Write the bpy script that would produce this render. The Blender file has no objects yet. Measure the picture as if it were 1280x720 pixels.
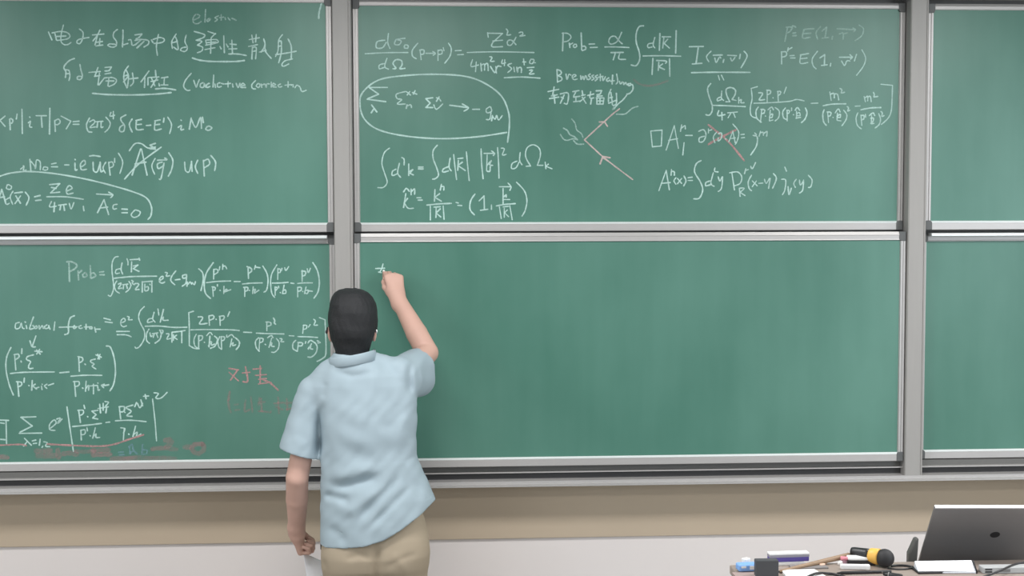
import bpy, bmesh, math, random
import numpy as np
from mathutils import Vector, Matrix

# ------------------------------------------------------------------ scene, camera, world, lights
scn = bpy.context.scene
COL = scn.collection
random.seed(7)
PI = math.pi

F_PX = 1500.0
CAM = np.array([.4329, -5.0, 1.998])
YAW, PITCH, ROLL = [math.radians(a) for a in (3.029, 3.023, -.19)]


def cam_axes():
    cy, sy, cp, sp = math.cos(YAW), math.sin(YAW), math.cos(PITCH), math.sin(PITCH)
    cr, sr = math.cos(ROLL), math.sin(ROLL)
    fwd = np.array([sy*cp, cy*cp, -sp])
    right = np.array([cy, -sy, 0.0])
    up = np.cross(right, fwd)
    return cr*right + sr*up, -sr*right + cr*up, fwd


AX_R, AX_U, AX_F = cam_axes()
cam_data = bpy.data.cameras.new('camera')
cam_data.sensor_width = 36.0
cam_data.lens = F_PX/1280.0*36.0
cam_data.clip_end = 60
cam = bpy.data.objects.new('camera', cam_data)
COL.objects.link(cam)
M = Matrix.Identity(4)
for i in range(3):
    M[i][0], M[i][1], M[i][2], M[i][3] = AX_R[i], AX_U[i], -AX_F[i], CAM[i]
cam.matrix_world = M
scn.camera = cam

scn.view_settings.view_transform = 'Standard'
scn.view_settings.look = 'None'
scn.view_settings.gamma = 1
scn.view_settings.use_curve_mapping = False
scn.view_settings.exposure = -0.27

world = bpy.data.worlds.new('world')
scn.world = world
world.use_nodes = True
world.node_tree.nodes['Background'].inputs[0].default_value = (.9, .95, 1, 1)
world.node_tree.nodes['Background'].inputs[1].default_value = 0.2

CEIL = 3.2
LAMP_W = 31.0


def ceiling_lamp(x, y, sx, sy, w, colour=(1, .99, .985)):
    l = bpy.data.lights.new('ceiling_lamp', 'AREA')
    l.shape = 'RECTANGLE'
    l.size, l.size_y = sx, sy
    l.energy = w
    l.color = colour
    o = bpy.data.objects.new('ceiling_lamp', l)
    COL.objects.link(o)
    o.location = (x, y, CEIL - .04)


for ly, k in ((-1.8, 1.75), (-4.2, .85), (-6.6, .5)):
    for lx in (-2.6, .1, 2.8, 5.2):
        ceiling_lamp(lx, ly, 1.2, .5, LAMP_W*k)

# daylight through the windows of the two side walls
for wx, sgn, e_ in ((6.34, 1, 210.0), (-4.14, -1, 110.0)):
    l = bpy.data.lights.new('window_light', 'AREA')
    l.shape = 'RECTANGLE'
    l.size, l.size_y = 2.2, 4.6
    l.energy = e_
    l.color = (.78, .89, 1.0)
    o = bpy.data.objects.new('window_light', l)
    COL.objects.link(o)
    o.location = (wx, -7.1, 2.0)
    o.rotation_euler = (0, sgn*PI/2, 0)

# ------------------------------------------------------------------ helpers


def W(px, py, Y):
    """point where the sight line through a pixel of the photo meets the plane y = Y"""
    d = AX_F + AX_R*(px-640)/F_PX + AX_U*(360-py)/F_PX
    return CAM + d*((Y-CAM[1])/d[1])


def WZ(px, py, z):
    """... meets the horizontal plane at height z"""
    d = AX_F + AX_R*(px-640)/F_PX + AX_U*(360-py)/F_PX
    return CAM + d*((z-CAM[2])/d[2])


def project(p):
    """pixel of a world point (arrays welcome)"""
    d = [p[i]-CAM[i] for i in range(3)]
    zz = sum(d[i]*AX_F[i] for i in range(3))
    return (640+F_PX*sum(d[i]*AX_R[i] for i in range(3))/zz,
            360-F_PX*sum(d[i]*AX_U[i] for i in range(3))/zz)


def link(o, parent=None):
    COL.objects.link(o)
    if parent is not None:
        o.parent = parent
    return o


def tag(o, label=None, cat=None, group=None, kind=None):
    if label: o['label'] = label
    if cat: o['category'] = cat
    if group: o['group'] = group
    if kind: o['kind'] = kind
    return o


def empty(name, loc, label, cat, group=None, rz=0.0):
    o = bpy.data.objects.new(name, None)
    COL.objects.link(o)
    o.location = loc
    o.rotation_euler = (0, 0, rz)
    o.empty_display_size = .05
    return tag(o, label, cat, group)


def finish(name, bm, mat, parent=None, smooth=False, bevel=0.0, seg=2, origin=None):
    bmesh.ops.recalc_face_normals(bm, faces=bm.faces)
    me = bpy.data.meshes.new(name)
    bm.to_mesh(me)
    bm.free()
    me.materials.append(mat)
    if smooth:
        for p in me.polygons: p.use_smooth = True
    o = bpy.data.objects.new(name, me)
    link(o, parent)
    if origin is not None and parent is None:
        me.transform(Matrix.Translation(-Vector(origin)))
        o.location = origin
    if bevel:
        m = o.modifiers.new('bevel', 'BEVEL')
        m.width, m.segments, m.limit_method, m.angle_limit = bevel, seg, 'ANGLE', math.radians(35)
    return o


def box(bm, x0, x1, y0, y1, z0, z1, mat=None):
    vs = [bm.verts.new((x, y, z)) for x in (x0, x1) for y in (y0, y1) for z in (z0, z1)]
    for f in ((0, 1, 3, 2), (4, 6, 7, 5), (0, 4, 5, 1), (2, 3, 7, 6), (0, 2, 6, 4), (1, 5, 7, 3)):
        bm.faces.new([vs[i] for i in f])
    if mat is not None:
        bmesh.ops.transform(bm, matrix=mat, verts=vs)
    return vs


def extrude_x(bm, prof, x0, x1):
    """closed profile of (y, z) points swept along x"""
    a = [bm.verts.new((x0, y, z)) for y, z in prof]
    b = [bm.verts.new((x1, y, z)) for y, z in prof]
    n = len(prof)
    for i in range(n):
        bm.faces.new((a[i], a[(i+1) % n], b[(i+1) % n], b[i]))
    bm.faces.new(a)
    bm.faces.new(b[::-1])


def extrude_z(bm, prof, z0, z1):
    a = [bm.verts.new((x, y, z0)) for x, y in prof]
    b = [bm.verts.new((x, y, z1)) for x, y in prof]
    n = len(prof)
    for i in range(n):
        bm.faces.new((a[i], a[(i+1) % n], b[(i+1) % n], b[i]))
    bm.faces.new(a)
    bm.faces.new(b[::-1])


def tube(bm, pts, r, seg=10, caps=True):
    """tube through points; r a number or a list"""
    pts = [Vector(p) for p in pts]
    n = len(pts)
    rs = r if isinstance(r, (list, tuple)) else [r]*n
    rings = []
    ref = None
    for i, p in enumerate(pts):
        t = (pts[min(i+1, n-1)] - pts[max(i-1, 0)]).normalized()
        if ref is None:
            ref = t.orthogonal().normalized()
        ref = (ref - t*ref.dot(t)).normalized()
        b = t.cross(ref)
        rings.append([bm.verts.new(p + (ref*math.cos(2*PI*k/seg) + b*math.sin(2*PI*k/seg))*rs[i]) for k in range(seg)])
    for i in range(n-1):
        for k in range(seg):
            bm.faces.new((rings[i][k], rings[i][(k+1) % seg], rings[i+1][(k+1) % seg], rings[i+1][k]))
    if caps:
        bm.faces.new(rings[0][::-1])
        bm.faces.new(rings[-1])


def spline(pts, sub=5):
    """Catmull-Rom through the points"""
    pts = [np.array(p, float) for p in pts]
    if len(pts) < 3:
        return pts
    out = []
    for i in range(len(pts)-1):
        p0, p1, p2, p3 = pts[max(i-1, 0)], pts[i], pts[i+1], pts[min(i+2, len(pts)-1)]
        for k in range(sub):
            t = k/sub
            out.append(.5*((2*p1)+(p2-p0)*t+(2*p0-5*p1+4*p2-p3)*t*t+(-p0+3*p1-3*p2+p3)*t**3))
    out.append(pts[-1])
    return out


# ------------------------------------------------------------------ materials
def mat(name, col, rough=.5, metal=0.0, spec=.5, bump=None, vary=None, **kw):
    """bump = (scale, strength, distance); vary = (scale, amount, stretch xyz)"""
    m = bpy.data.materials.new(name)
    m.use_nodes = True
    nt = m.node_tree
    b = nt.nodes['Principled BSDF']
    b.inputs['Base Color'].default_value = (*col, 1)
    b.inputs['Roughness'].default_value = rough
    b.inputs['Metallic'].default_value = metal
    b.inputs['Specular IOR Level'].default_value = spec
    for k, v in kw.items():
        b.inputs[k].default_value = v
    if bump or vary:
        tc = nt.nodes.new('ShaderNodeTexCoord')
    if vary:
        mp = nt.nodes.new('ShaderNodeMapping')
        mp.inputs['Scale'].default_value = vary[2] if len(vary) > 2 else (1, 1, 1)
        nz = nt.nodes.new('ShaderNodeTexNoise')
        nz.inputs['Scale'].default_value = vary[0]
        nz.inputs['Detail'].default_value = 4
        nt.links.new(tc.outputs['Object'], mp.inputs[0])
        nt.links.new(mp.outputs[0], nz.inputs['Vector'])
        mx = nt.nodes.new('ShaderNodeMix')
        mx.data_type = 'RGBA'
        a = vary[1]
        mx.inputs['A'].default_value = (*[max(0, c*(1-a)) for c in col], 1)
        mx.inputs['B'].default_value = (*[min(1, c*(1+a)) for c in col], 1)
        nt.links.new(nz.outputs['Fac'], mx.inputs['Factor'])
        nt.links.new(mx.outputs['Result'], b.inputs['Base Color'])
    if bump:
        nb = nt.nodes.new('ShaderNodeTexNoise')
        nb.inputs['Scale'].default_value = bump[0]
        nb.inputs['Detail'].default_value = 3
        nt.links.new(tc.outputs['Object'], nb.inputs['Vector'])
        bp = nt.nodes.new('ShaderNodeBump')
        bp.inputs['Strength'].default_value = bump[1]
        bp.inputs['Distance'].default_value = bump[2]
        nt.links.new(nb.outputs['Fac'], bp.inputs['Height'])
        nt.links.new(bp.outputs[0], b.inputs['Normal'])
    return m


def lin(r, g, b):
    return tuple(((c/255)/12.92 if c/255 <= .04045 else ((c/255+.055)/1.055)**2.4) for c in (r, g, b))


def board_material():
    """green enamel with smears of wiped chalk dust"""
    m = bpy.data.materials.new('board_green')
    m.use_nodes = True
    nt = m.node_tree
    b = nt.nodes['Principled BSDF']
    b.inputs['Roughness'].default_value = .34
    b.inputs['Specular IOR Level'].default_value = .45
    tc = nt.nodes.new('ShaderNodeTexCoord')
    mp = nt.nodes.new('ShaderNodeMapping')
    mp.inputs['Scale'].default_value = (1.0, 1.0, .55)
    nt.links.new(tc.outputs['Object'], mp.inputs[0])
    n1 = nt.nodes.new('ShaderNodeTexNoise')
    n1.inputs['Scale'].default_value = 1.6
    n1.inputs['Detail'].default_value = 5
    n1.inputs['Roughness'].default_value = .5
    nt.links.new(mp.outputs[0], n1.inputs['Vector'])
    mp2 = nt.nodes.new('ShaderNodeMapping')
    mp2.inputs['Scale'].default_value = (9, 9, .7)
    nt.links.new(tc.outputs['Object'], mp2.inputs[0])
    n2 = nt.nodes.new('ShaderNodeTexNoise')
    n2.inputs['Scale'].default_value = 2.0
    n2.inputs['Detail'].default_value = 4
    nt.links.new(mp2.outputs[0], n2.inputs['Vector'])
    ad = nt.nodes.new('ShaderNodeMath')
    ad.operation = 'MULTIPLY_ADD'
    ad.inputs[1].default_value = .16
    nt.links.new(n2.outputs['Fac'], ad.inputs[0])
    nt.links.new(n1.outputs['Fac'], ad.inputs[2])
    ra = nt.nodes.new('ShaderNodeMapRange')
    ra.inputs['From Min'].default_value = .38
    ra.inputs['From Max'].default_value = .8
    nt.links.new(ad.outputs[0], ra.inputs['Value'])
    mx = nt.nodes.new('ShaderNodeMix')
    mx.data_type = 'RGBA'
    mx.inputs['A'].default_value = (*BOARD_A, 1)
    mx.inputs['B'].default_value = (*BOARD_B, 1)
    nt.links.new(ra.outputs[0], mx.inputs['Factor'])
    nt.links.new(mx.outputs['Result'], b.inputs['Base Color'])
    return m


def chalk_material(name, col, cover):
    """dry chalk: broken, grainy coverage"""
    m = bpy.data.materials.new(name)
    m.use_nodes = True
    nt = m.node_tree
    b = nt.nodes['Principled BSDF']
    b.inputs['Base Color'].default_value = (*col, 1)
    b.inputs['Roughness'].default_value = .95
    b.inputs['Specular IOR Level'].default_value = .1
    tc = nt.nodes.new('ShaderNodeTexCoord')
    n1 = nt.nodes.new('ShaderNodeTexNoise')
    n1.inputs['Scale'].default_value = 160
    n1.inputs['Detail'].default_value = 2
    nt.links.new(tc.outputs['Object'], n1.inputs['Vector'])
    n2 = nt.nodes.new('ShaderNodeTexNoise')
    n2.inputs['Scale'].default_value = 11
    n2.inputs['Detail'].default_value = 2
    nt.links.new(tc.outputs['Object'], n2.inputs['Vector'])
    ad = nt.nodes.new('ShaderNodeMath')
    ad.operation = 'ADD'
    nt.links.new(n1.outputs['Fac'], ad.inputs[0])
    nt.links.new(n2.outputs['Fac'], ad.inputs[1])
    ra = nt.nodes.new('ShaderNodeMapRange')
    ra.inputs['From Min'].default_value = .65
    ra.inputs['From Max'].default_value = 1.35
    ra.inputs['To Min'].default_value = max(0, cover-.3)
    ra.inputs['To Max'].default_value = min(1, cover+.3)
    nt.links.new(ad.outputs[0], ra.inputs['Value'])
    nt.links.new(ra.outputs[0], b.inputs['Alpha'])
    return m


BOARD_A = (.066, .190, .143)
BOARD_B = (.115, .268, .212)
M_board = board_material()
M_lipalu = mat('polished_aluminium_shine', (.86, .90, .895), .3, .2, .6)  # pale colour also carries the ceiling light that the lips catch
M_alu = mat('brushed_aluminium', (.51, .495, .485), .38, .25, .5, vary=(30, .06, (1, 1, 8)))
M_post = mat('grey_painted_metal', (.375, .363, .348), .5, .1, .4, vary=(9, .05, (6, 6, .5)))
M_cap = mat('dark_grey_plastic', (.115, .12, .12), .5)
M_shade = mat('painted_recess_shade', (.045, .045, .047), .6)  # near-black stands in for the shade under the guide lip
M_channel = mat('dark_metal_and_shade', (.17, .168, .16), .5, .2)
M_wall = mat('white_wall_paint', lin(226, 219, 216), .8, 0, .2, bump=(90, .05, .002), vary=(1.3, .03))
M_tan = mat('tan_wall_panel', lin(188, 172, 151), .6, 0, .3, vary=(2.2, .04))
M_floor = mat('grey_floor_tile', (.30, .29, .275), .4, vary=(4, .08))
M_ceil = mat('ceiling_white', (.62, .62, .61), .8)
M_chalk = chalk_material('white_chalk', (.58, .81, .75), .88)
M_chalk_thin = chalk_material('faint_white_chalk', (.48, .70, .63), .66)
M_pink = chalk_material('pink_chalk', (.68, .38, .38), .60)
M_pink_smear = chalk_material('smeared_pink_chalk', (.56, .32, .33), .15)
M_blue = chalk_material('blue_chalk', (.30, .50, .60), .30)

# ------------------------------------------------------------------ the room
WALL_Y = .12


def struct(name, b, m, bevel=0.0, kind='structure'):
    o = finish(name, b, m, bevel=bevel)
    o['kind'] = kind
    return o


RX0, RX1, RY0 = -4.2, 6.4, -9.5
b = bmesh.new(); box(b, RX0-.1, RX1+.1, RY0-.1, WALL_Y+.2, -.1, 0); struct('floor', b, M_floor)
b = bmesh.new(); box(b, RX0-.1, RX1+.1, RY0-.1, WALL_Y+.2, CEIL, CEIL+.1); struct('ceiling', b, M_ceil)
b = bmesh.new(); box(b, RX0-.1, RX1+.1, WALL_Y, WALL_Y+.2, 0, CEIL); struct('wall_front', b, M_wall)
M_wall2 = mat('beige_wall_paint', (.42, .40, .37), .85)
b = bmesh.new(); box(b, RX0-.1, RX1+.1, RY0-.1, RY0, 0, CEIL); struct('wall_back', b, M_wall2)
b = bmesh.new(); box(b, RX0-.1, RX0, RY0, WALL_Y, 0, CEIL); struct('wall_left', b, M_wall2)
b = bmesh.new(); box(b, RX1, RX1+.1, RY0, WALL_Y, 0, CEIL); struct('wall_right', b, M_wall2)
BAND_Z = .645
b = bmesh.new(); box(b, -3.3, 5.6, WALL_Y-.012, WALL_Y-.0005, BAND_Z, 3.05); struct('trim_1', b, M_tan, .002)
b = bmesh.new(); box(b, RX0, RX1, WALL_Y-.012, WALL_Y, 0, .1); struct('baseboard_front', b, M_channel, .003)

# ------------------------------------------------------------------ blackboard housing
PW = .0385
POSTS = (-2.42, 0.0, 2.42, 4.84)
XL, XR = -2.46, 4.88
hous = empty('blackboard_frame', (0, 0, .9), 'grey metal frame with posts and chalk ledge holding all the green sliding boards', 'blackboard frame')
hous_m = Matrix.Translation((0, 0, -.9))


def hpart(name, bm, m, bevel=0.0):
    bmesh.ops.transform(bm, matrix=hous_m, verts=bm.verts)
    return finish(name, bm, m, hous, bevel=bevel)


for px_ in POSTS:
    b = bmesh.new()
    g = .0035
    extrude_z(b, [(px_-PW, .1), (px_-PW, .004), (px_-PW+.004, 0), (px_+PW-.012, 0), (px_+PW-.011, g),
                  (px_+PW-.008, g), (px_+PW-.007, 0.001), (px_+PW-.003, .001), (px_+PW, .004), (px_+PW, .1)], .9185, 3.0)
    p = hpart('post', b, M_post)
    if px_ == 0.0:
        pass
b = bmesh.new()
extrude_x(b, [(-.004, 2.937), (-.004, 3.03), (.105, 3.03), (.105, 2.937), (.095, 2.937), (.095, 2.99), (.01, 2.99), (.01, 2.937)], XL, XR)
hpart('top_rail', b, M_post)
b = bmesh.new()       # two-step bottom ledge: upper guide lip and the chalk ledge
extrude_x(b, [(.105, .90), (-.03, .90), (-.03, .9055), (0, .9055), (0, .918), (.058, .918), (.062, .946), (.03, .946), (.03, .9505), (.105, .9505)], XL, XR)
hpart('chalk_ledge', b, M_alu)
b = bmesh.new(); box(b, XL+.001, XR-.001, .052, .0955, .9508, .9745); hpart('guide_channel', b, M_channel)  # metal face coloured dark for the shade below the boards
b = bmesh.new(); box(b, XL+.001, XR-.001, .050, .0565, .9183, .9458); hpart('ledge_shade_strip', b, M_shade)  # dark strip added to paint in the shade of the ledge gap
b = bmesh.new(); box(b, XL, XR, .096, .107, .9, 3.0)
hpart('back_panel', b, M_channel)


# ------------------------------------------------------------------ sliding boards
def board(x0, x1, z0, z1, yf, label, tr=.0365, grip=False):
    """aluminium-framed green board; yf = front face of its frame"""
    zc = z0
    root = empty('sliding_blackboard', ((x0+x1)/2, yf, zc), label, 'blackboard')
    T = Matrix.Translation((-(x0+x1)/2, -yf, -zc))
    s = yf + .0075                                  # writing surface
    def part(name, bm, m, bevel=0.0):
        bmesh.ops.transform(bm, matrix=T, verts=bm.verts)
        return finish(name, bm, m, root, bevel=bevel)
    b = bmesh.new(); box(b, x0+.008, x1-.008, s, s+.012, z0+.012, z1-.012)
    part('writing_surface', b, M_board)
    # bottom rail: sloping lip, plain face
    b = bmesh.new()
    extrude_x(b, [(s+.016, z0+.036), (s, z0+.036), (yf+.002, z0+.0315), (yf, z0+.029), (yf, z0+.002), (yf+.002, z0), (s+.016, z0)], x0+.027, x1-.027)
    part('bottom_rail', b, M_alu)
    b = bmesh.new()     # rounded polished inner lip at the surface's foot, shine put into its colour
    extrude_x(b, [(s+.002, z0+.0365), (s-.0005, z0+.0385), (s-.0025, z0+.0375), (yf-.0004, z0+.0325), (yf-.0004, z0+.0305), (s+.002, z0+.0305)], x0+.0225, x1-.0225)
    part('rail_lip', b, M_lipalu)
    # top rail: sloping bead above a shallow channel
    b = bmesh.new()
    k = tr/.0365
    extrude_x(b, [(s+.016, z1), (yf+.006, z1), (yf+.001, z1-.0125*k), (yf, z1-.0145*k), (yf+.002, z1-.0155*k), (yf+.002, z1-.031*k), (yf+.001, z1-.0335*k), (yf+.001, z1-.0355*k), (s, z1-tr), (s+.016, z1-tr)], x0+.027, x1-.027)
    part('top_rail', b, M_alu)
    if grip:
        b = bmesh.new()
        extrude_x(b, [(yf+.004, z1-.001), (.020, z1-.001), (.016, z1-.004), (.016, z1-.0125), (.019, z1-.0145), (yf+.004, z1-.0145)], x0+.029, x1-.029)
        part('grip_lip', b, M_lipalu)
    # side stiles
    for sx, xa in ((1, x0), (-1, x1)):
        b = bmesh.new()
        wd = .0245
        prof = [(xa, s+.016), (xa, yf+.003), (xa+sx*.002, yf+.001)]
        prof += [(xa+sx*.010, yf+.001), (xa+sx*.0105, yf+.004), (xa+sx*.013, yf+.004), (xa+sx*.0135, yf)]
        prof += [(xa+sx*(wd-.003), yf), (xa+sx*wd, s), (xa+sx*wd, s+.016)]
        extrude_z(b, prof if sx > 0 else prof[::-1], z0+.036, z1-tr)
        part('side_stile', b, M_alu)
    for sx, xa in ((1, x0), (-1, x1)):
        for sz, za in ((1, z0), (-1, z1)):
            b = bmesh.new()
            h, w_ = .040, .029
            pts = [(xa, za), (xa+sx*w_, za), (xa+sx*w_, za+sz*.031), (xa+sx*(w_-.003), za+sz*(h-.004)), (xa+sx*.02, za+sz*h), (xa, za+sz*h)]
            fr = [b.verts.new((x, yf-.0012, z)) for x, z in pts]
            bk = [b.verts.new((x, s+.014, z)) for x, z in pts]
            for i in range(6):
                b.faces.new((fr[i], fr[(i+1) % 6], bk[(i+1) % 6], bk[i]))
            b.faces.new(fr); b.faces.new(bk[::-1])
            part('corner_cap', b, M_cap, bevel=.0015)
    root['surf_y'] = s
    return root


Y1, Y2 = .014, .054
UZ0, UZ1 = 1.970, 2.930
LZ0, LZ1 = .978, 1.961
B = {}
B['LU'] = board(-2.42+PW+.003, -PW-.003, UZ0, 2.936, Y1, 'upper left green chalkboard under the chinese heading, holding three equation rows', .026)
B['LL'] = board(-2.42+PW+.003, -PW-.003, LZ0, LZ1-.004, Y2, 'lower left green chalkboard full of fractions with pink chalk at its bottom, beside the man', grip=True)
B['MU'] = board(PW+.003, 2.42-PW-.003, UZ0, 2.9325, Y2, 'upper middle green chalkboard with an oval-ringed formula and pink arrow diagram', .026)
B['ML'] = board(PW+.003, 2.42-PW-.003, LZ0, LZ1+.002, Y1, 'lower middle green chalkboard, nearly empty, on which the man starts writing')
B['RU'] = board(2.42+PW+.003, 4.84-PW-.003, UZ0, 2.923, Y1, 'upper right blank green chalkboard cut off by the right edge', .026)
B['RL'] = board(2.42+PW+.003, 4.84-PW-.003, LZ0, LZ1-.004, Y2, 'lower right blank green chalkboard above the laptop', grip=True)
for r_ in B.values():
    SY = {k: v['surf_y'] for k, v in B.items()}
for v in B.values():
    del v['surf_y']

# ------------------------------------------------------------------ chalk writing
_layer = [0]


def chalk(bkey, name, crops, m, width=1.9, label=None):
    """crops = [(x0, y0, scale, 'x,y x,y; x,y ...'), ...]: strokes laid on the board's own surface"""
    root = B[bkey]
    sy = SY[bkey]
    bm = bmesh.new()
    o0 = np.array(root.location)
    for x0, y0, sc, txt in crops:
        for st in txt.split(';'):
            pts = [tuple(float(v) for v in p.split(',')) for p in st.split()]
            if len(pts) < 2:
                continue
            pts = spline(pts)
            w3 = [W(x0+p[0]/sc, y0+p[1]/sc, sy) for p in pts]
            _layer[0] = (_layer[0]+1) % 40
            y = sy - .0006 - .00002*_layer[0]
            P2 = [np.array((p[0], p[2])) for p in w3]
            Q = [P2[0]]
            for p in P2[1:]:
                if np.linalg.norm(p-Q[-1]) > .0008:
                    Q.append(p)
            if len(Q) < 2:
                Q.append(Q[0]+np.array((.002, .001)))
            hw = width/300.0/2*random.uniform(.88, 1.12)
            d0 = Q[1]-Q[0]; d0 /= np.linalg.norm(d0)
            d1 = Q[-1]-Q[-2]; d1 /= np.linalg.norm(d1)
            L, R = [], []
            n = len(Q)
            seq = [(Q[0]-d0*hw*.7, .5, d0)]
            for i in range(n):
                t = Q[min(i+1, n-1)]-Q[max(i-1, 0)]
                nn = np.linalg.norm(t)
                t = t/nn if nn > 1e-9 else d0
                k = 1.0 if i else .95
                seq.append((Q[i], k*(.86+.14*math.sin(i*1.7+x0)), t))
            seq.append((Q[-1]+d1*hw*.7, .45, d1))
            for p, k, t in seq:
                nrm = np.array((-t[1], t[0]))*hw*k
                a, c = p+nrm, p-nrm
                L.append(bm.verts.new((a[0]-o0[0], y-o0[1], a[1]-o0[2])))
                R.append(bm.verts.new((c[0]-o0[0], y-o0[1], c[1]-o0[2])))
            for i in range(len(seq)-1):
                bm.faces.new((L[i], L[i+1], R[i+1], R[i]))
    me = bpy.data.meshes.new(name)
    bm.to_mesh(me); bm.free()
    me.materials.append(m)
    o = bpy.data.objects.new(name, me)
    link(o, root)
    if label: o['label'] = label
    return o

# ---- upper left board
cA, cB, cH, c3 = (50, 20, 8), (200, 5, 6.4), (0, 130, 4.645), (0, 130, 4.267)
chalk('LU', 'chalk_heading', [
    (*cA, "85,160 120,240;120,170 200,155 270,165 300,200 270,230 170,245;160,205 260,200;235,90 215,170 210,250 240,285 280,285 310,265;150,175 165,240"),
    (*cA, "395,130 430,165 425,230 400,275 370,268 380,240 430,225 490,215;525,190 640,180;600,140 575,190 530,250;575,195 550,290;555,265 625,255;600,225 595,290;560,300 630,290"),
    (*cA, "775,135 740,165 735,210 765,255 760,300 720,312 680,295 700,280 760,285;830,140 830,210 825,310;830,290 880,275"),
    (*cA, "885,240 910,240 920,290;950,190 1020,180;1020,180 990,215 960,230;950,245 1010,235 1080,245 1085,280 1040,310;1010,240 950,290;1040,255 970,320;930,295 960,285"),
    (*cA, "1115,240 1130,265;1130,235 1200,215 1245,235 1220,265 1140,275;1185,185 1165,300 1175,395"),
    (*cB, "130,240 95,300 100,355;120,260 135,290 145,365 110,345;100,310 140,300;210,250 200,300 220,350 200,380 165,370 180,350 220,345"),
    (*cB, "275,220 355,245 345,270 290,290;290,290 335,300 300,330;300,330 340,345 335,375 300,390;385,220 445,240;445,235 415,265;365,290 450,285 460,310 365,330;365,290 375,330;370,310 450,305;410,270 405,395;360,365 440,350"),
    (*cB, "510,255 515,390;480,340 490,360;530,320 545,345;560,320 610,325;575,290 580,395;550,360 615,358;550,400 620,400 690,412"),
    (*cB, "715,285 795,270;735,250 745,310;770,245 765,305;710,340 780,325;740,345 735,440;740,350 770,350 765,440;740,380 765,375;830,280 840,330 810,385;795,385 850,370;840,320 845,380 890,435"),
    (*cB, "980,245 950,290 945,370 925,420;955,300 970,300 970,390 950,470;945,340 970,335;925,405 1000,395 1090,378;1025,280 1050,340 1050,440;1060,440 1000,455 975,485 990,498 1030,480"),
], M_chalk)
chalk('LU', 'chalk_underline', [(*cB, "260,432 320,450 420,460 600,460 675,452"), (0, 0, 5.141, "595,600 700,608 850,610 1000,605 1100,595;1000,572 1060,568 1130,578")], M_chalk, 2.2)
chalk('LU', 'chalk_word', [
    (*cB, "265,130 310,110 315,90 285,85 265,115 270,150 300,158 330,140;365,45 360,145;395,115 375,130 385,140 405,120;470,95 440,110 460,125 440,140;490,85 490,130;475,110 510,105;520,110 525,125;545,110 560,130;575,115 600,125 610,132"),
], M_chalk_thin, 1.8, 'thin faint chalk word above the heading')
chalk('LU', 'chalk_heading', [
    (*cA, "345,425 290,450 240,510 260,560 255,615;255,540 290,545 300,600 290,645;260,580 295,575;400,485 410,540 425,600 405,635 375,630 380,605 415,605"),
    (*cA, "490,565 605,555;580,515 550,600;545,605 600,595;595,570 580,690;650,515 715,510;715,510 690,545 650,550;650,580 710,570;640,620 720,615 765,640 745,680 690,705;640,625 590,690;660,650 740,650;690,620 680,700"),
    (*cA, "885,500 845,560 840,640 870,720;860,540 885,600 875,715;835,660 885,600;840,600 880,590;890,630 980,620;925,570 935,660 905,700"),
    (*cA, "1090,550 1010,660;1050,620 1045,715;1080,620 1080,690;1155,545 1160,610;1085,615 1190,610;1110,655 1180,640;1115,620 1150,700;1170,620 1110,715;1190,675 1195,700;1215,620 1280,610;1245,620 1240,690;1210,690 1280,690"),
], M_chalk)
chalk('LU', 'chalk_word', [
    (*cB, "250,555 205,610 190,660 215,690 240,690;270,610 290,665 300,640 315,605;345,630 325,640 325,665 350,665 355,635 365,665;395,635 375,645 375,668 400,660;430,570 425,665;440,640 445,668;480,630 460,640 465,665 490,660;490,635 510,640;545,620 545,665;520,640 565,635;580,640 585,665;610,635 625,668 640,635;640,655 680,650 660,635 645,665 685,668"),
    (*cB, "765,612 735,645 740,675 765,680;785,635 770,655 790,668 800,645 785,635;810,640 815,668;812,650 835,640;840,640 850,668 855,640 875,640;890,625 890,665;895,655 925,645 905,635 900,660 930,665;965,640 945,650 955,665 975,660;1025,620 1025,665;1000,650 1050,645;1050,650 1065,645 1065,665;1080,670 1095,650 1120,665 1135,700 1170,690"),
], M_chalk)
chalk('LU', 'chalk_stroke', [(380, 0, 12.8, "282,45 265,110 242,200 236,295")], M_chalk, 2.6)
chalk('LU', 'chalk_equation', [
    (*cH, "30,70 0,95;0,95 30,130;55,90 65,85 75,95 70,110 55,112;57,88 60,150;100,58 95,88;128,30 130,172;172,75 175,78;165,110 178,100 172,130 185,135;210,68 270,68;240,70 245,135;290,25 288,175;318,95 322,160;318,98 340,88 350,105 335,120 320,118;355,70 412,100;412,100 385,145;425,103 460,100;425,118 460,118"),
    (*c3, "478,75 462,110 470,145 490,150;478,95 500,85 505,100 480,125 510,122;510,95 550,92;522,95 518,125;540,95 540,125 550,122;565,70 588,100 580,130 560,150;592,45 588,65 612,60;605,40 605,80"),
    (*c3, "672,58 645,75 650,95 665,115 660,145 640,145 640,125 660,110;705,80 690,110 705,150;725,88 755,82;728,90 728,135 765,135;728,110 755,108;780,115 805,113;825,90 855,85;828,90 826,138 860,133;826,112 852,108;875,75 872,98;895,70 915,110 905,158;965,85 968,88;950,125 968,115 965,138 980,135;1020,75 1010,135;1020,80 1045,125 1070,70 1075,130;1080,70 1085,100;1105,120 1098,135 1115,140 1130,128 1115,118 1105,122"),
], M_chalk)
chalk('LU', 'chalk_equation', [
    (*c3, "125,330 128,333;110,348 128,335 125,355 140,352;160,295 165,355;165,305 185,330 190,345 195,300 215,310 215,352;235,335 230,350 250,352 255,340 240,335;275,320 300,315;275,335 308,335;345,325 368,325;400,295 402,298;400,315 402,352 412,350;435,335 455,320 450,300 430,320 435,350 462,348;478,278 500,275 535,280;497,310 500,355 520,360 535,310;535,310 538,360 550,355;565,310 550,340 562,368;580,310 588,380;580,312 600,310 605,330 588,340;612,290 612,312;632,262 655,310 640,370"),
], M_chalk)
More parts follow.
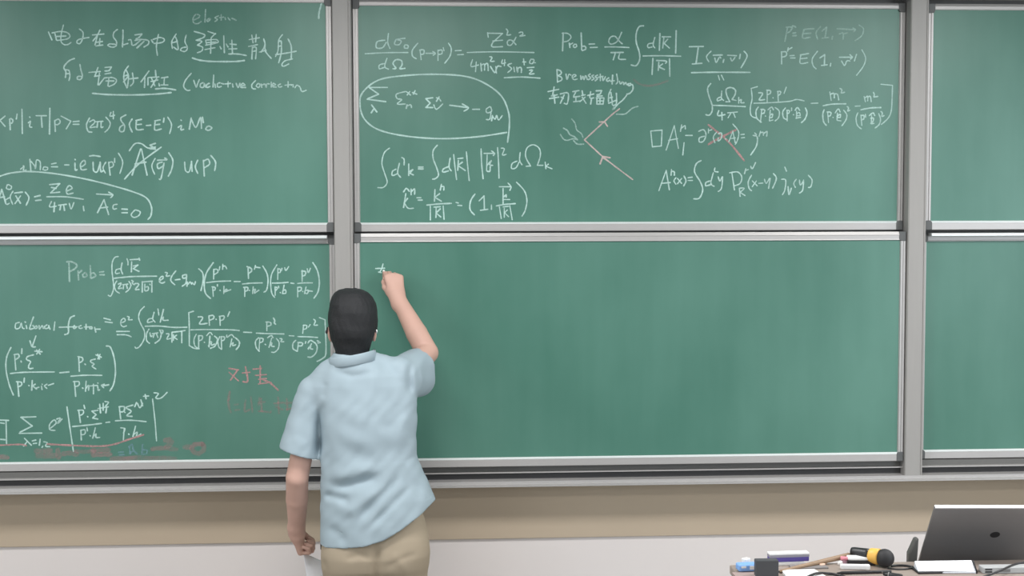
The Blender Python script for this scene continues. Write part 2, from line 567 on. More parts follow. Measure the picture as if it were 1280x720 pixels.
chalk('LU', 'chalk_equation', [
    (*c3, "690,250 720,212 755,212 790,235 830,230;830,210 800,220 815,228 800,238 830,240;750,240 705,380;755,240 785,380;720,320 780,310;665,400 740,320 860,230;828,290 810,330 825,375;840,300 890,297 878,288;865,310 840,320 845,345 870,330;875,315 860,395 850,400;900,260 922,300 915,350 898,385;985,310 990,355 1010,360 1022,305;1022,305 1025,360;1055,300 1042,335 1055,370;1085,300 1090,385;1085,305 1110,295 1118,320 1090,340;1125,275 1150,310 1145,355"),
], M_chalk)
chalk('LU', 'chalk_loop', [(*c3, "-40,400 0,385 60,368 150,360 280,370 430,395 560,425 700,465 780,500 808,550 805,595 790,615")], M_chalk, 2.2)
chalk('LU', 'chalk_equation', [
    (*c3, "-10,525 10,455;10,455 30,525;-5,500 25,495;40,430 35,450 55,455 62,440 45,430;50,500 28,515 35,535 50,530;70,465 55,495 68,535;78,475 120,470;85,490 110,530;110,490 80,532;135,470 155,500 140,540;185,495 215,488;190,515 220,512;250,495 350,495 445,508;265,430 320,425;320,425 270,475;270,475 320,470;275,445 300,450;355,465 385,450 370,435 355,455 360,480 390,475;275,520 265,548 300,545;292,525 288,575;312,540 355,535;325,540 320,565;340,540 345,568;370,530 380,560 395,525;445,545 448,570"),
    (*c3, "515,480 600,485;580,470 603,485 590,500;555,510 520,580;555,510 580,590;530,555 575,550;625,535 605,540 605,560 622,558;650,560 680,562;650,580 680,580;720,565 700,590 715,605 740,595 748,575 725,565"),
], M_chalk)

# ---- lower left board
cC, cD, cE, cF, cG, cI = (75, 310, 7.529), (235, 310, 7.111), (140, 375, 8.533), (280, 380, 9.143), (0, 390, 6.545), (0, 480, 4.571)
chalk('LL', 'chalk_word', [(*cC, "85,140 90,315;65,130 110,130 160,160 140,195 95,220;170,215 175,300;175,240 205,210;240,230 215,250 225,275 255,260 240,230;285,165 290,285;290,240 320,235 335,265 295,285;372,228 412,222;375,252 418,252")], M_chalk_thin, 2.2, 'bluish faint chalk word')
chalk('LL', 'chalk_equation', [
    (*cC, "550,80 515,90 492,140 490,220 500,300 505,380 480,450 455,445;570,195 530,205 525,240 560,235;585,140 575,200 590,245;630,100 640,130 640,160;660,110 750,105;745,95 750,115;675,130 672,225;690,170 735,160;735,160 690,195;690,195 745,220;510,285 600,275 700,268 910,265"),
    (*cC, "535,310 515,350 525,400 560,425;550,340 575,330 570,350 550,380 580,378;590,345 640,340;600,350 595,385;625,345 635,380;650,315 668,350 650,390 620,415;675,305 690,315 680,330 700,345;705,335 735,335 740,350 710,390 745,390;775,315 775,415;775,320 870,312;865,315 865,415;800,340 800,400 830,395 830,365 800,370;845,340 850,345"),
    (*cC, "935,310 970,285 965,265 940,285 938,320 965,330 985,320;990,230 1010,235 1000,265 1035,260;1090,215 1050,270 1045,310 1080,345;1085,300 1130,295;1185,250 1155,260 1160,285 1190,275 1190,250;1190,270 1185,330 1150,360;1200,320 1195,360;1205,340 1225,320 1240,340;1245,325 1265,345 1275,315"),
    (*cD, "95,185 130,220 135,290 115,380;225,130 165,220 145,310 155,400 200,448;230,190 228,275;230,190 260,190 265,215 235,235;283,165 278,195;310,145 308,190;312,165 330,160 345,185;165,308 260,297 380,293;220,345 225,430;215,345 240,350 240,370 222,380;262,325 262,340;285,375 287,378;320,340 318,405;320,385 345,365 340,385;325,390 380,370;410,298 465,298"),
    (*cD, "535,180 538,270;525,165 560,180 565,205 540,225;600,155 590,190;600,170 640,175;485,320 570,312 660,310;505,350 505,430;495,350 530,350 530,375 505,385;545,375 548,378;580,345 575,405;575,380 600,365 590,400 630,375;665,160 700,220 712,290 700,370 675,392"),
    (*cD, "790,150 745,230 735,310 745,400 770,438;800,180 798,280;800,185 820,190 820,215 800,220;835,180 832,200;860,175 870,200 895,165;750,312 830,310 890,305;775,345 775,420;775,345 795,355 780,380;805,340 807,355;820,395 823,398;855,330 840,405;840,385 865,370 870,400 845,405;915,312 942,315"),
    (*cD, "1015,200 1015,295;1010,205 1045,210 1040,240 1015,250;1060,185 1070,220 1088,180;975,315 1040,310 1105,310;975,350 975,435;975,350 1005,350 1005,375 980,385;1020,385 1022,388;1050,345 1035,405;1040,380 1070,375 1060,405 1040,400;1070,380 1105,385;1110,130 1150,200 1168,300 1155,390 1120,445"),
], M_chalk)
chalk('LL', 'chalk_word', [
    (*cG, "160,85 130,95 128,135 160,130 172,95;175,90 185,130 200,135;205,80 210,85;215,110 220,135;275,40 250,110 245,140 280,130 270,110;290,115 285,135 305,130 300,112;320,110 325,140 345,110 355,135;385,105 365,120 370,135 395,130 400,110;400,115 410,140;450,80 442,150;610,30 575,50 560,110 560,170 530,185;485,125 560,122 620,120;610,110 600,125 610,135 630,120;665,110 645,120 655,135 675,130;705,100 705,140;690,122 730,122;740,120 735,135 755,135 750,120;775,125 785,165;785,140 820,140"),
    (*cG, "295,195 265,280;245,235 262,282 290,285"),
], M_chalk)
chalk('LL', 'chalk_equation', [
    (*cG, "850,50 905,65;860,80 920,88"),
    (*cE, "50,335 185,335;55,370 150,372 205,392;95,245 140,225 130,195 100,215 95,260 120,285 155,275;165,175 185,185 175,210 215,210;345,70 300,120 285,190 310,260 345,330 345,410 300,490 260,515 245,500;430,195 390,205 380,240 430,230;450,130 435,200 460,235;490,95 495,120 500,160;550,100 515,235;520,210 550,180 545,215 600,215;355,280 500,278 660,292 800,290"),
    (*cE, "395,310 370,360 370,430 400,462;405,350 415,390 430,380;430,360 490,350;450,365 440,400;475,360 490,400;510,320 525,360 510,420 460,460;530,320 545,330 535,360;580,360 610,365 585,415 625,410;640,345 640,450;640,345 720,335;655,370 655,430;655,400 690,375;665,400 695,420;725,335 780,325;745,340 745,455"),
    (*cE, "870,120 820,135;820,135 825,300 825,485;825,485 880,515 930,520;920,180 960,180 965,200 935,255 1015,248;1035,170 1040,270;1035,170 1080,165 1085,195 1045,215;1110,205 1113,208;1150,175 1155,270;1145,175 1195,170 1190,205 1155,220;1255,125 1235,175;840,318 1000,315 1280,318"),
    (*cF, "-20,293 80,295 175,303"),
    (*cE, "900,365 875,420 885,490 930,520;925,380 925,520;925,380 965,385 960,420 930,435;985,450 988,453;1010,380 1045,345 1070,370;1045,385 1035,500;1030,490 1060,440 1060,480 1095,470;1095,385 1125,420 1100,490 1050,515;1150,390 1130,440 1140,500 1170,525;1165,390 1170,525;1165,390 1200,395 1195,425 1170,435;1225,375 1222,395"),
    (*cF, "40,380 85,350 115,380;90,400 70,490;75,470 105,440 100,475 135,465;130,385 175,430 170,480 140,520;225,322 315,325;490,205 490,305;480,205 530,210 535,240 495,255;565,160 580,190 575,215 590,230;370,332 500,338 685,342;395,385 360,430 370,500 405,540;410,390 400,540;400,390 445,395 440,430 410,440;470,460 478,465;500,385 540,360 560,385;545,390 515,495;515,490 545,440 545,480 575,485;600,395 630,440 620,510 580,550 545,550;640,395 665,400 650,430 685,430"),
    (*cF, "745,362 800,365;910,240 900,335;905,245 945,245 940,280 905,290;985,235 965,265;1025,175 1045,195 1030,240 1070,240;845,372 960,375 1070,382;820,415 790,450 790,510 840,540;850,440 840,540;845,440 895,445 890,475 850,480;935,430 930,450;960,445 990,415 1040,445;1000,455 965,515;960,510 990,480 990,510 1015,515;1040,440 1065,490 1050,560 1000,605 960,605;1065,420 1085,430 1070,445 1100,440;1090,155 1155,180;1155,180 1160,300 1165,560 1130,620 1065,655"),
], M_chalk)
chalk('LL', 'chalk_equation', [
    (*cG, "90,290 55,370 50,470 75,590 110,680;120,350 130,475;115,350 150,345 155,370 125,390;180,300 178,340;172,400 175,410;275,350 225,365 220,390 250,405 235,440 240,462 270,460;285,320 345,325;325,305 300,345;300,310 330,345;85,503 200,493 445,490;145,570 155,690;135,570 175,575 175,600 150,610;200,540 197,575;235,600 240,603;265,560 260,640;265,605 290,590;275,610 300,630;300,620 320,615;340,605 345,635;345,590 347,592;385,590 365,605 385,625;395,600 440,585;490,497 565,490"),
    (*cG, "645,375 650,485;638,365 675,375 675,400 650,415;695,425 700,430;780,385 745,395 745,410 770,425 755,445 785,465;785,350 830,370;820,345 800,385;800,345 815,385;580,525 700,517 835,518;610,570 620,690;600,570 645,570 645,600 615,610;675,620 680,625;705,565 700,650;700,630 725,600 725,640;765,590 765,670;735,605 800,600;800,580 802,583;800,610 805,640 815,635;855,590 830,600 850,620;840,605 890,595;870,278 905,290 935,380 945,490 930,590 900,645"),
], M_chalk)
chalk('LL', 'chalk_equation', [
    (*cI, "-10,205 50,208;-8,220 25,225;35,210 38,340;-8,315 30,318;205,187 120,190;120,190 185,240;185,240 115,275;110,282 240,280;140,310 180,350;155,330 135,355;185,325 205,320;190,340 210,338;230,315 225,350;245,355 240,362;250,330 270,335 260,355 285,358;285,255 320,225 310,205 285,230 285,260 315,265;325,200 345,195 330,225 355,200;383,130 400,250 420,385"),
    (*cI, "450,150 460,220;445,150 475,150 475,170 455,180;480,120 485,140;500,185 503,188;560,150 525,155;525,155 550,175;550,175 530,195;530,195 560,200;570,115 575,165;590,110 590,150;560,140 620,130;600,100 620,105 600,130;610,130 605,165;415,243 500,235 580,225;462,265 465,320;460,265 485,262 485,285 465,290;497,250 500,268;515,295 517,297;545,250 530,310;532,300 550,285 548,305 570,305;605,220 628,217"),
    (*cI, "682,130 690,200;680,130 710,130 708,155 685,160;712,160 715,163;760,120 720,135 750,155 725,180 755,185;780,105 770,130;785,110 800,135 815,110;805,90 815,125;820,70 850,68;830,60 835,85;660,210 750,207 835,215;690,250 715,255 705,280;710,255 705,320;735,285 738,288;775,240 760,300;762,290 785,275 780,300 805,285;872,85 885,200 895,325;880,50 905,55 890,80 920,80 955,48"),
], M_chalk)
chalk('LL', 'chalk_line', [(*cI, "-10,350 60,347 120,345 150,352;270,343 400,350 560,355 650,345 740,315 820,290")], M_pink, 2.4, 'wavy pink chalk line')
cP = (230, 440, 5.142)
chalk('LL', 'chalk_word', [(*cP, "290,130 350,185;345,115 300,180;290,105 350,115;375,135 425,130;395,95 410,185 380,190;445,110 500,105;490,90 490,200;460,150 530,145;480,175 530,170;480,205 560,195;510,180 550,195 605,245")], M_pink, 2.3, 'pink chalk chinese word')
chalk('LL', 'chalk_word', [(*cP, "295,255 285,320 300,390;280,310 295,300;325,340 350,335;330,375 355,370;395,310 390,380 420,370;430,290 440,385;485,295 480,340;475,325 520,320;495,300 500,380;480,380 540,385;555,390 560,380;580,330 640,325;605,290 610,395;590,350 635,370;660,300 665,370;650,330 700,325;660,370 700,360")], M_pink_smear, 3.2, 'half wiped pink chalk row')
for sm_ in ("-12,418 20,416 42,420", "205,382 250,384 290,380", "212,408 260,412 318,408", "330,375 335,420", "362,400 400,394 442,402", "430,384 480,386 540,382", "530,378 580,380 622,376", "530,405 580,402 632,402", "945,322 972,318 978,338 950,358", "1055,360 1085,360", "1160,342 1110,347 1097,375 1130,398 1165,375 1160,345", "870,372 920,366 1010,372", "640,430 800,424 1000,428"):
    chalk('LL', 'chalk_smear', [(*cI, sm_)], M_pink_smear, 7.0, 'wiped faint pink chalk smear')
chalk('LL', 'chalk_word', [(*cI, "678,390 705,388;680,405 708,403;740,360 745,400;735,360 755,345 760,380 740,395;765,380 785,400;815,345 812,400;815,375 840,380 835,400 812,400")], M_blue, 2.4, 'pale blue chalk word')

# ---- upper middle board
cK, cL_, cM, cN, cO = (450, 25, 5.333), (440, 20, 4.5), (465, 175, 6.857), (570, 170, 6.545), (680, 25, 7.111)
cQ, cR, cS, cT, cU = (855, 20, 5.333), (870, 90, 9), (990, 90, 9), (790, 150, 4.923), (680, 100, 5.143)
chalk('MU', 'chalk_equation', [
    (*cK, "165,135 115,145 110,185 150,185 175,150;190,90 185,150 200,190;240,130 230,160 260,165 275,140 245,130 300,122;300,165 295,185 318,188 320,170 300,165;35,225 180,218 320,217;165,290 130,300 130,325 165,315;180,255 165,310 190,328;220,325 240,322 220,290 240,265 275,270 280,300 265,325 300,322;385,155 350,200 350,240 375,258;400,200 408,265;398,200 425,200 425,225 405,230;440,222 500,222;485,210 502,222 488,235;520,200 520,270;520,205 545,200 545,225 522,230;555,185 560,205;590,155 608,190 600,240 565,288;635,205 675,203;650,232 690,230"),
    (*cK, "715,217 900,212 1160,217;850,85 855,115;850,88 950,90;950,90 885,150;885,150 880,178 950,178;885,140 950,135;975,60 985,75 980,100 1005,98;1040,115 1010,165 985,165 985,140 1010,135 1040,165;1060,85 1080,80 1085,95 1065,108 1100,103;750,265 740,310 790,300;775,280 770,345;805,290 810,340;810,300 830,295 830,335;830,300 850,290 855,338;865,245 880,250 870,275 895,275;870,310 885,335 900,350 915,310 940,310;905,310 910,355;950,265 945,290 970,285;965,265 962,305;1010,290 985,300 1010,325 985,350;1025,315 1030,345;1045,315 1050,350 1055,320 1075,320 1075,350;1090,260 1095,300;1085,280 1105,280;1140,260 1130,285 1150,290 1160,265 1140,262;1150,285 1170,285;1115,318 1160,315;1130,335 1150,335 1130,360 1160,358;962,385 1080,380 1200,388"),
], M_chalk)
chalk('MU', 'chalk_loop', [(*cL_, "870,655 700,680 500,690 300,675 150,640 70,580 45,500 60,430 150,360 300,335 480,328 640,340 750,380 840,450 880,540 885,620 875,710")], M_chalk, 2.2)
chalk('MU', 'chalk_equation', [
    (*cL_, "200,402 95,402;95,402 150,440;150,440 90,465;85,468 190,482;110,500 140,540;125,520 108,545")], M_chalk)
chalk('MU', 'chalk_equation', [(*cL_, "300,425 250,440 255,465 280,470 255,495 300,495;305,425 330,445;325,425 310,445;340,430 365,440;355,420 345,440;310,500 305,520;312,505 330,500 335,515;455,460 415,465;415,465 440,490;440,490 415,515;415,515 455,515;475,460 490,465 500,480;490,455 475,480;460,500 475,525 510,495;550,502 650,515;620,495 655,517 630,535")], M_chalk)
chalk('MU', 'chalk_equation', [(*cL_, "678,525 718,525;775,510 755,525 760,545 785,535 780,512;782,540 775,580 755,582;790,560 785,590;790,565 805,580 812,560;815,560 825,585 845,560"),
], M_chalk)
chalk('MU', 'chalk_equation', [
    (*cM, "150,70 105,110 85,200 110,290 130,360 100,405 50,408;205,250 175,270 175,305 215,290;235,200 220,280 245,320;255,150 275,165 275,215;315,205 315,305;320,270 350,255;350,255 325,285;325,285 355,300;398,232 438,232;398,248 438,248;560,45 525,90 525,160 555,240 570,300 545,330 520,335;650,230 610,250 610,275 655,265;670,155 660,230 680,265;700,125 710,220 725,340;735,160 780,155;740,175 735,260;740,215 775,190;745,225 800,262"),
    (*cN, "85,130 95,240 108,365;205,105 210,230 222,350;230,142 310,142;290,122 315,142 305,160;255,155 250,280;255,240 290,200 275,235 300,240;250,285 275,290 280,250;340,95 348,220 352,345;370,100 395,105 380,155 410,150;500,205 460,225 455,265 490,260 515,215;525,135 520,200 540,235;575,248 610,245;610,245 570,170 580,100 630,72 680,100 690,160 665,240;665,240 710,240;730,215 735,268;735,250 755,230;740,250 785,268"),
], M_chalk)
chalk('MU', 'chalk_equation', [
    (*cM, "270,445 295,415 320,440;290,460 270,580;275,540 305,500;280,545 310,585 355,585;335,420 335,470;340,440 365,420 365,465;385,495 420,495;395,515 430,515;540,425 535,525;540,490 580,460;545,495 595,525;595,380 585,430;590,400 615,400 615,430;470,558 570,548 680,543;500,565 500,685;530,575 585,572;550,580 548,665;550,625 585,590;555,630 590,660;610,565 618,680;720,535 740,540;735,560 770,562"),
    (*cN, "155,475 120,530 115,600 150,645;190,530 230,490;230,490 232,605;200,608 260,600;290,565 290,600;355,415 445,415;425,385 450,415 440,445;385,430 385,555;390,500 410,480 410,500;390,520 440,520;330,572 400,560 485,553;355,580 370,675;385,580 430,575;395,590 395,665;395,630 420,605;400,630 430,660;440,570 460,685;495,378 560,450 580,530 565,610 540,655"),
], M_chalk)
chalk('MU', 'chalk_equation', [
    (*cO, "170,115 165,275;160,118 210,120 240,150 215,185 175,195;225,205 230,245;230,220 255,205;275,215 260,230 270,245 290,235 285,215;330,115 335,265;335,235 365,235 370,260 340,272;400,215 450,213;410,245 475,243;690,110 650,190 600,215 575,195 590,155 630,145 665,185 695,212;540,240 640,240 755,245;595,290 705,288;635,290 615,355;675,290 665,345 725,350;885,52 845,60 820,120 820,200 845,280 850,350 820,405 775,400;965,205 925,215 925,245 960,240;985,155 970,220 985,248;1030,120 1025,270;1050,150 1125,150;1065,160 1055,250;1065,210 1100,170;1070,210 1115,250;1175,95 1170,295;880,320 1030,318 1215,322;968,340 960,485;1000,360 1085,365 1080,385;1020,375 1015,450;1020,415 1055,390;1025,420 1070,440;1115,345 1118,500"),
], M_chalk)
chalk('MU', 'chalk_word', [
    (*cO, "115,440 120,555;115,440 150,455 150,480 120,495;120,495 155,510 155,535 120,550;195,480 205,530 220,485 240,490;250,515 285,495 265,485 250,505 265,530 295,525;325,495 330,530 345,500 355,530 370,495 385,530;410,480 395,495 415,515 395,530;440,490 425,500 445,520 425,535;475,490 455,505 475,520 455,540;500,480 500,540;480,510 525,500;520,505 525,540 545,505;575,515 555,530 565,545 585,535;610,490 605,570;590,545 625,540;645,480 655,545 640,570;670,545 680,570 695,550;705,555 710,575 725,555 735,575;770,565 745,570 755,585 785,575 790,615 765,650 735,660"),
    (*cU, "25,75 95,60;65,45 55,95 45,105 85,95;65,95 70,150;35,120 95,110;105,90 155,85 150,150 130,150;130,95 105,150;110,110 125,120;185,75 225,68;205,75 190,105;190,110 230,105;205,110 205,140;190,140 235,135;245,70 250,100;240,100 265,95;230,140 265,110;245,110 270,150;280,100 320,90;300,75 295,115 320,115;305,120 300,155;335,70 370,68;370,68 360,90 340,95;340,105 375,102;335,115 385,115;385,115 380,155;380,155 340,155;340,155 340,115;360,115 360,155;340,135 380,135;430,60 415,100 415,150;430,80 440,160;415,150 465,130;465,85 465,150 445,165;420,115 440,110;530,100 505,130 475,155 450,185"),
], M_chalk)
chalk('MU', 'chalk_diagram', [(*cU, "178,250 200,280 210,320 240,345 250,370;125,310 150,325 165,350 195,365 215,385;105,350 125,380 150,388 185,378 215,385;190,390 215,412 255,412")], M_chalk_thin, 1.9, 'wavy white chalk photon lines')
chalk('MU', 'chalk_diagram', [(*cU, "465,220 515,220 540,205 570,180 605,170;440,190 450,175")], M_chalk_thin, 1.9, 'wavy white chalk photon line')
chalk('MU', 'chalk_diagram', [(*cU, "260,385 330,320 385,270 440,220 485,185;355,270 390,270;390,270 408,298;260,385 320,440 380,495 470,565 570,640;360,540 378,492;378,492 425,500;380,500 410,520")], chalk_material('pale_pink_chalk', (.74, .60, .57), .72), 2.1, 'pale pink chalk arrows')
chalk('MU', 'chalk_equation', [
    (*cQ, "35,205 130,203;95,210 80,318;55,320 120,315;180,235 150,270 165,305;195,262 255,260;205,280 215,310 235,275 245,280;265,290 260,310;290,262 350,265;310,280 320,300 340,275;375,255 370,285;400,235 420,270 380,345;50,378 200,375 440,376"),
    (*cR, "250,40 265,90;285,35 312,90"),
], M_chalk)
chalk('MU', 'chalk_equation', [
    (*cQ, "690,75 672,170;680,75 715,75 710,100 685,115;720,85 725,65 745,75;725,115 745,112;725,132 748,130;805,88 865,85;800,90 790,145 840,142;795,118 845,115;910,70 880,110 890,155;920,100 950,75;950,75 940,145;920,148 965,143;990,135 985,155;1020,85 1140,92;1125,80 1142,92 1130,105;1035,120 1060,115 1060,155;1060,120 1090,112;1165,60 1195,85 1185,130 1140,165"),
], M_chalk_thin, 2.0, 'faint white chalk row at the top right')
chalk('MU', 'chalk_equation', [
    (*cQ, "650,240 650,320;648,240 680,240 680,265 652,275;690,235 695,212;695,225 720,210;705,265 735,263;710,280 740,280;775,260 830,250;778,260 775,315 825,310;780,285 820,280;890,235 855,285 860,330 880,352;905,280 938,258;938,258 935,330;915,330 955,325;978,315 975,335;1035,275 1120,275;1105,258 1122,275 1108,288;1050,300 1070,330 1085,300 1105,300;1150,255 1135,300;1185,225 1210,280 1195,335 1150,395"),
], M_chalk)
chalk('MU', 'chalk_equation', [
    (*cR, "165,130 130,185 145,270 180,370 180,440 150,485 110,480;285,280 245,295 240,325 285,310;290,215 285,290 310,320;335,335 380,335;380,335 345,260 340,195 390,175 440,200 440,250 405,310;405,310 450,320;480,285 480,350;490,320 510,310 505,345 540,345;190,375 350,380 555,390;255,435 245,490 325,480;290,455 293,540;355,460 465,450;390,465 360,515;420,460 440,510;690,165 620,185;620,185 630,300 610,400 620,490 680,520;705,235 740,235 745,255 710,315 770,310;800,215 800,340;795,205 835,210 835,240 805,255;865,290 867,292;920,220 925,335;915,220 950,220 945,250 925,262;1015,170 990,240;650,352 850,345 1050,330 1130,310 1215,325"),
    (*cR, "700,395 675,440 685,520 735,565;740,420 725,565;730,420 770,425 765,460 735,470;780,495 783,497;810,425 850,395 870,425;835,430 825,550;830,490 860,470 855,510 825,510;830,550 865,540;890,400 935,440 930,510 890,550;1005,405 975,450 985,515 1020,535;1025,430 1025,550;1020,430 1050,435 1045,460 1028,470;1075,405 1075,435;1095,480 1098,482;1115,430 1140,400 1165,430;1130,440 1130,520;1130,475 1160,455 1170,490 1130,490;1125,520 1175,510;1230,405 1248,460 1225,530 1185,570"),
    (*cS, "215,353 290,350;425,225 440,320;435,250 470,240 475,290;475,250 510,250 525,315;540,185 560,200 555,235 590,228;350,380 450,362 605,358;360,425 345,480 355,560 385,600;400,450 410,570;395,450 435,455 430,490 405,500;460,510 463,512;485,460 520,415 540,450;510,465 505,540;505,500 540,475 540,510 510,510;510,545 550,550;580,430 615,480 605,540 560,605;620,390 635,405 625,440 650,430;710,385 765,382;810,275 825,335;825,290 850,270 850,325;855,280 880,275 890,335;915,230 925,255 920,280 965,275;775,425 880,405 1000,400"),
    (*cS, "740,460 720,520 735,600 780,640;775,485 785,600;780,490 810,490 805,530 785,535;825,475 828,510;870,490 910,460 930,490;895,490 890,580;885,520 915,520 910,555 885,580 920,578;975,470 995,530 980,590 935,630;1000,445 1015,460 1010,500 1035,490;1000,138 1130,150;1130,150 1125,300 1115,440 1080,520 1005,590"),
], M_chalk)
chalk('MU', 'chalk_equation', [
    (*cT, "115,68 185,62;185,62 180,160;180,160 125,165;125,165 115,68;260,35 210,185;260,35 285,175;225,125 280,115;305,30 298,70;305,50 325,35 328,55;320,140 312,215;330,95 370,95;410,70 440,60 455,90 440,130 415,135 415,110 445,100;470,55 470,80;475,65 490,60;520,75 500,105 510,140;530,85 550,80 550,110 530,130 530,110;575,115 577,117;620,70 595,135;620,70 635,140;605,115 635,110;620,25 655,70 650,120 635,150;670,90 690,88;672,110 692,108;755,80 765,90;745,95 770,105 765,160 730,215;790,70 782,100;790,80 805,75 808,95;810,85 830,70 828,100"),
], M_chalk)
chalk('MU', 'chalk_cross', [(*cT, "470,30 520,70 600,140 690,250;470,150 520,120 570,95 640,60")], M_pink, 2.8, 'smudged pink chalk cross striking out a term')
chalk('MU', 'chalk_equation', [
    (*cT, "210,310 165,435;210,310 230,430;180,390 235,385;243,305 240,340;245,315 260,320 260,340;270,355 258,375 270,395;280,360 305,390;305,360 280,392;320,345 332,375 318,405;345,355 370,352;345,372 372,372;425,250 395,270 385,320 420,380 435,430 415,480 380,485;480,375 455,385 455,405 490,395;500,325 485,390 505,408;510,295 508,315 530,320;530,350 540,375 555,350;558,350 550,420 530,440;615,330 630,430;600,325 650,320 675,350 665,390 630,405;660,420 665,470;660,420 690,420 665,445;665,445 695,465;700,300 692,330;700,310 715,305;730,285 740,300 760,262;735,340 715,380 720,420 735,435;740,375 770,405;765,375 740,410;780,390 805,388;815,365 825,390 845,360;850,360 840,420;870,330 888,360 865,420;940,290 950,315;920,365 945,370 940,430 925,460;960,410 965,460 980,420;1010,365 995,390 1005,415;1030,370 1035,400 1055,375;1055,370 1050,430 1030,450;1085,340 1108,370 1100,410 1085,415"),
], M_chalk)
chalk('MU', 'chalk_smear', [(*cO, "800,530 850,570 930,585 1000,575 1100,540")], M_pink_smear, 2.6, 'faint wiped pink chalk arc')
chalk('ML', 'chalk_sign', [(455, 320, 12, "175,188 250,185 310,182;285,120 265,190 235,245;220,240 260,250")], M_chalk, 1.8)

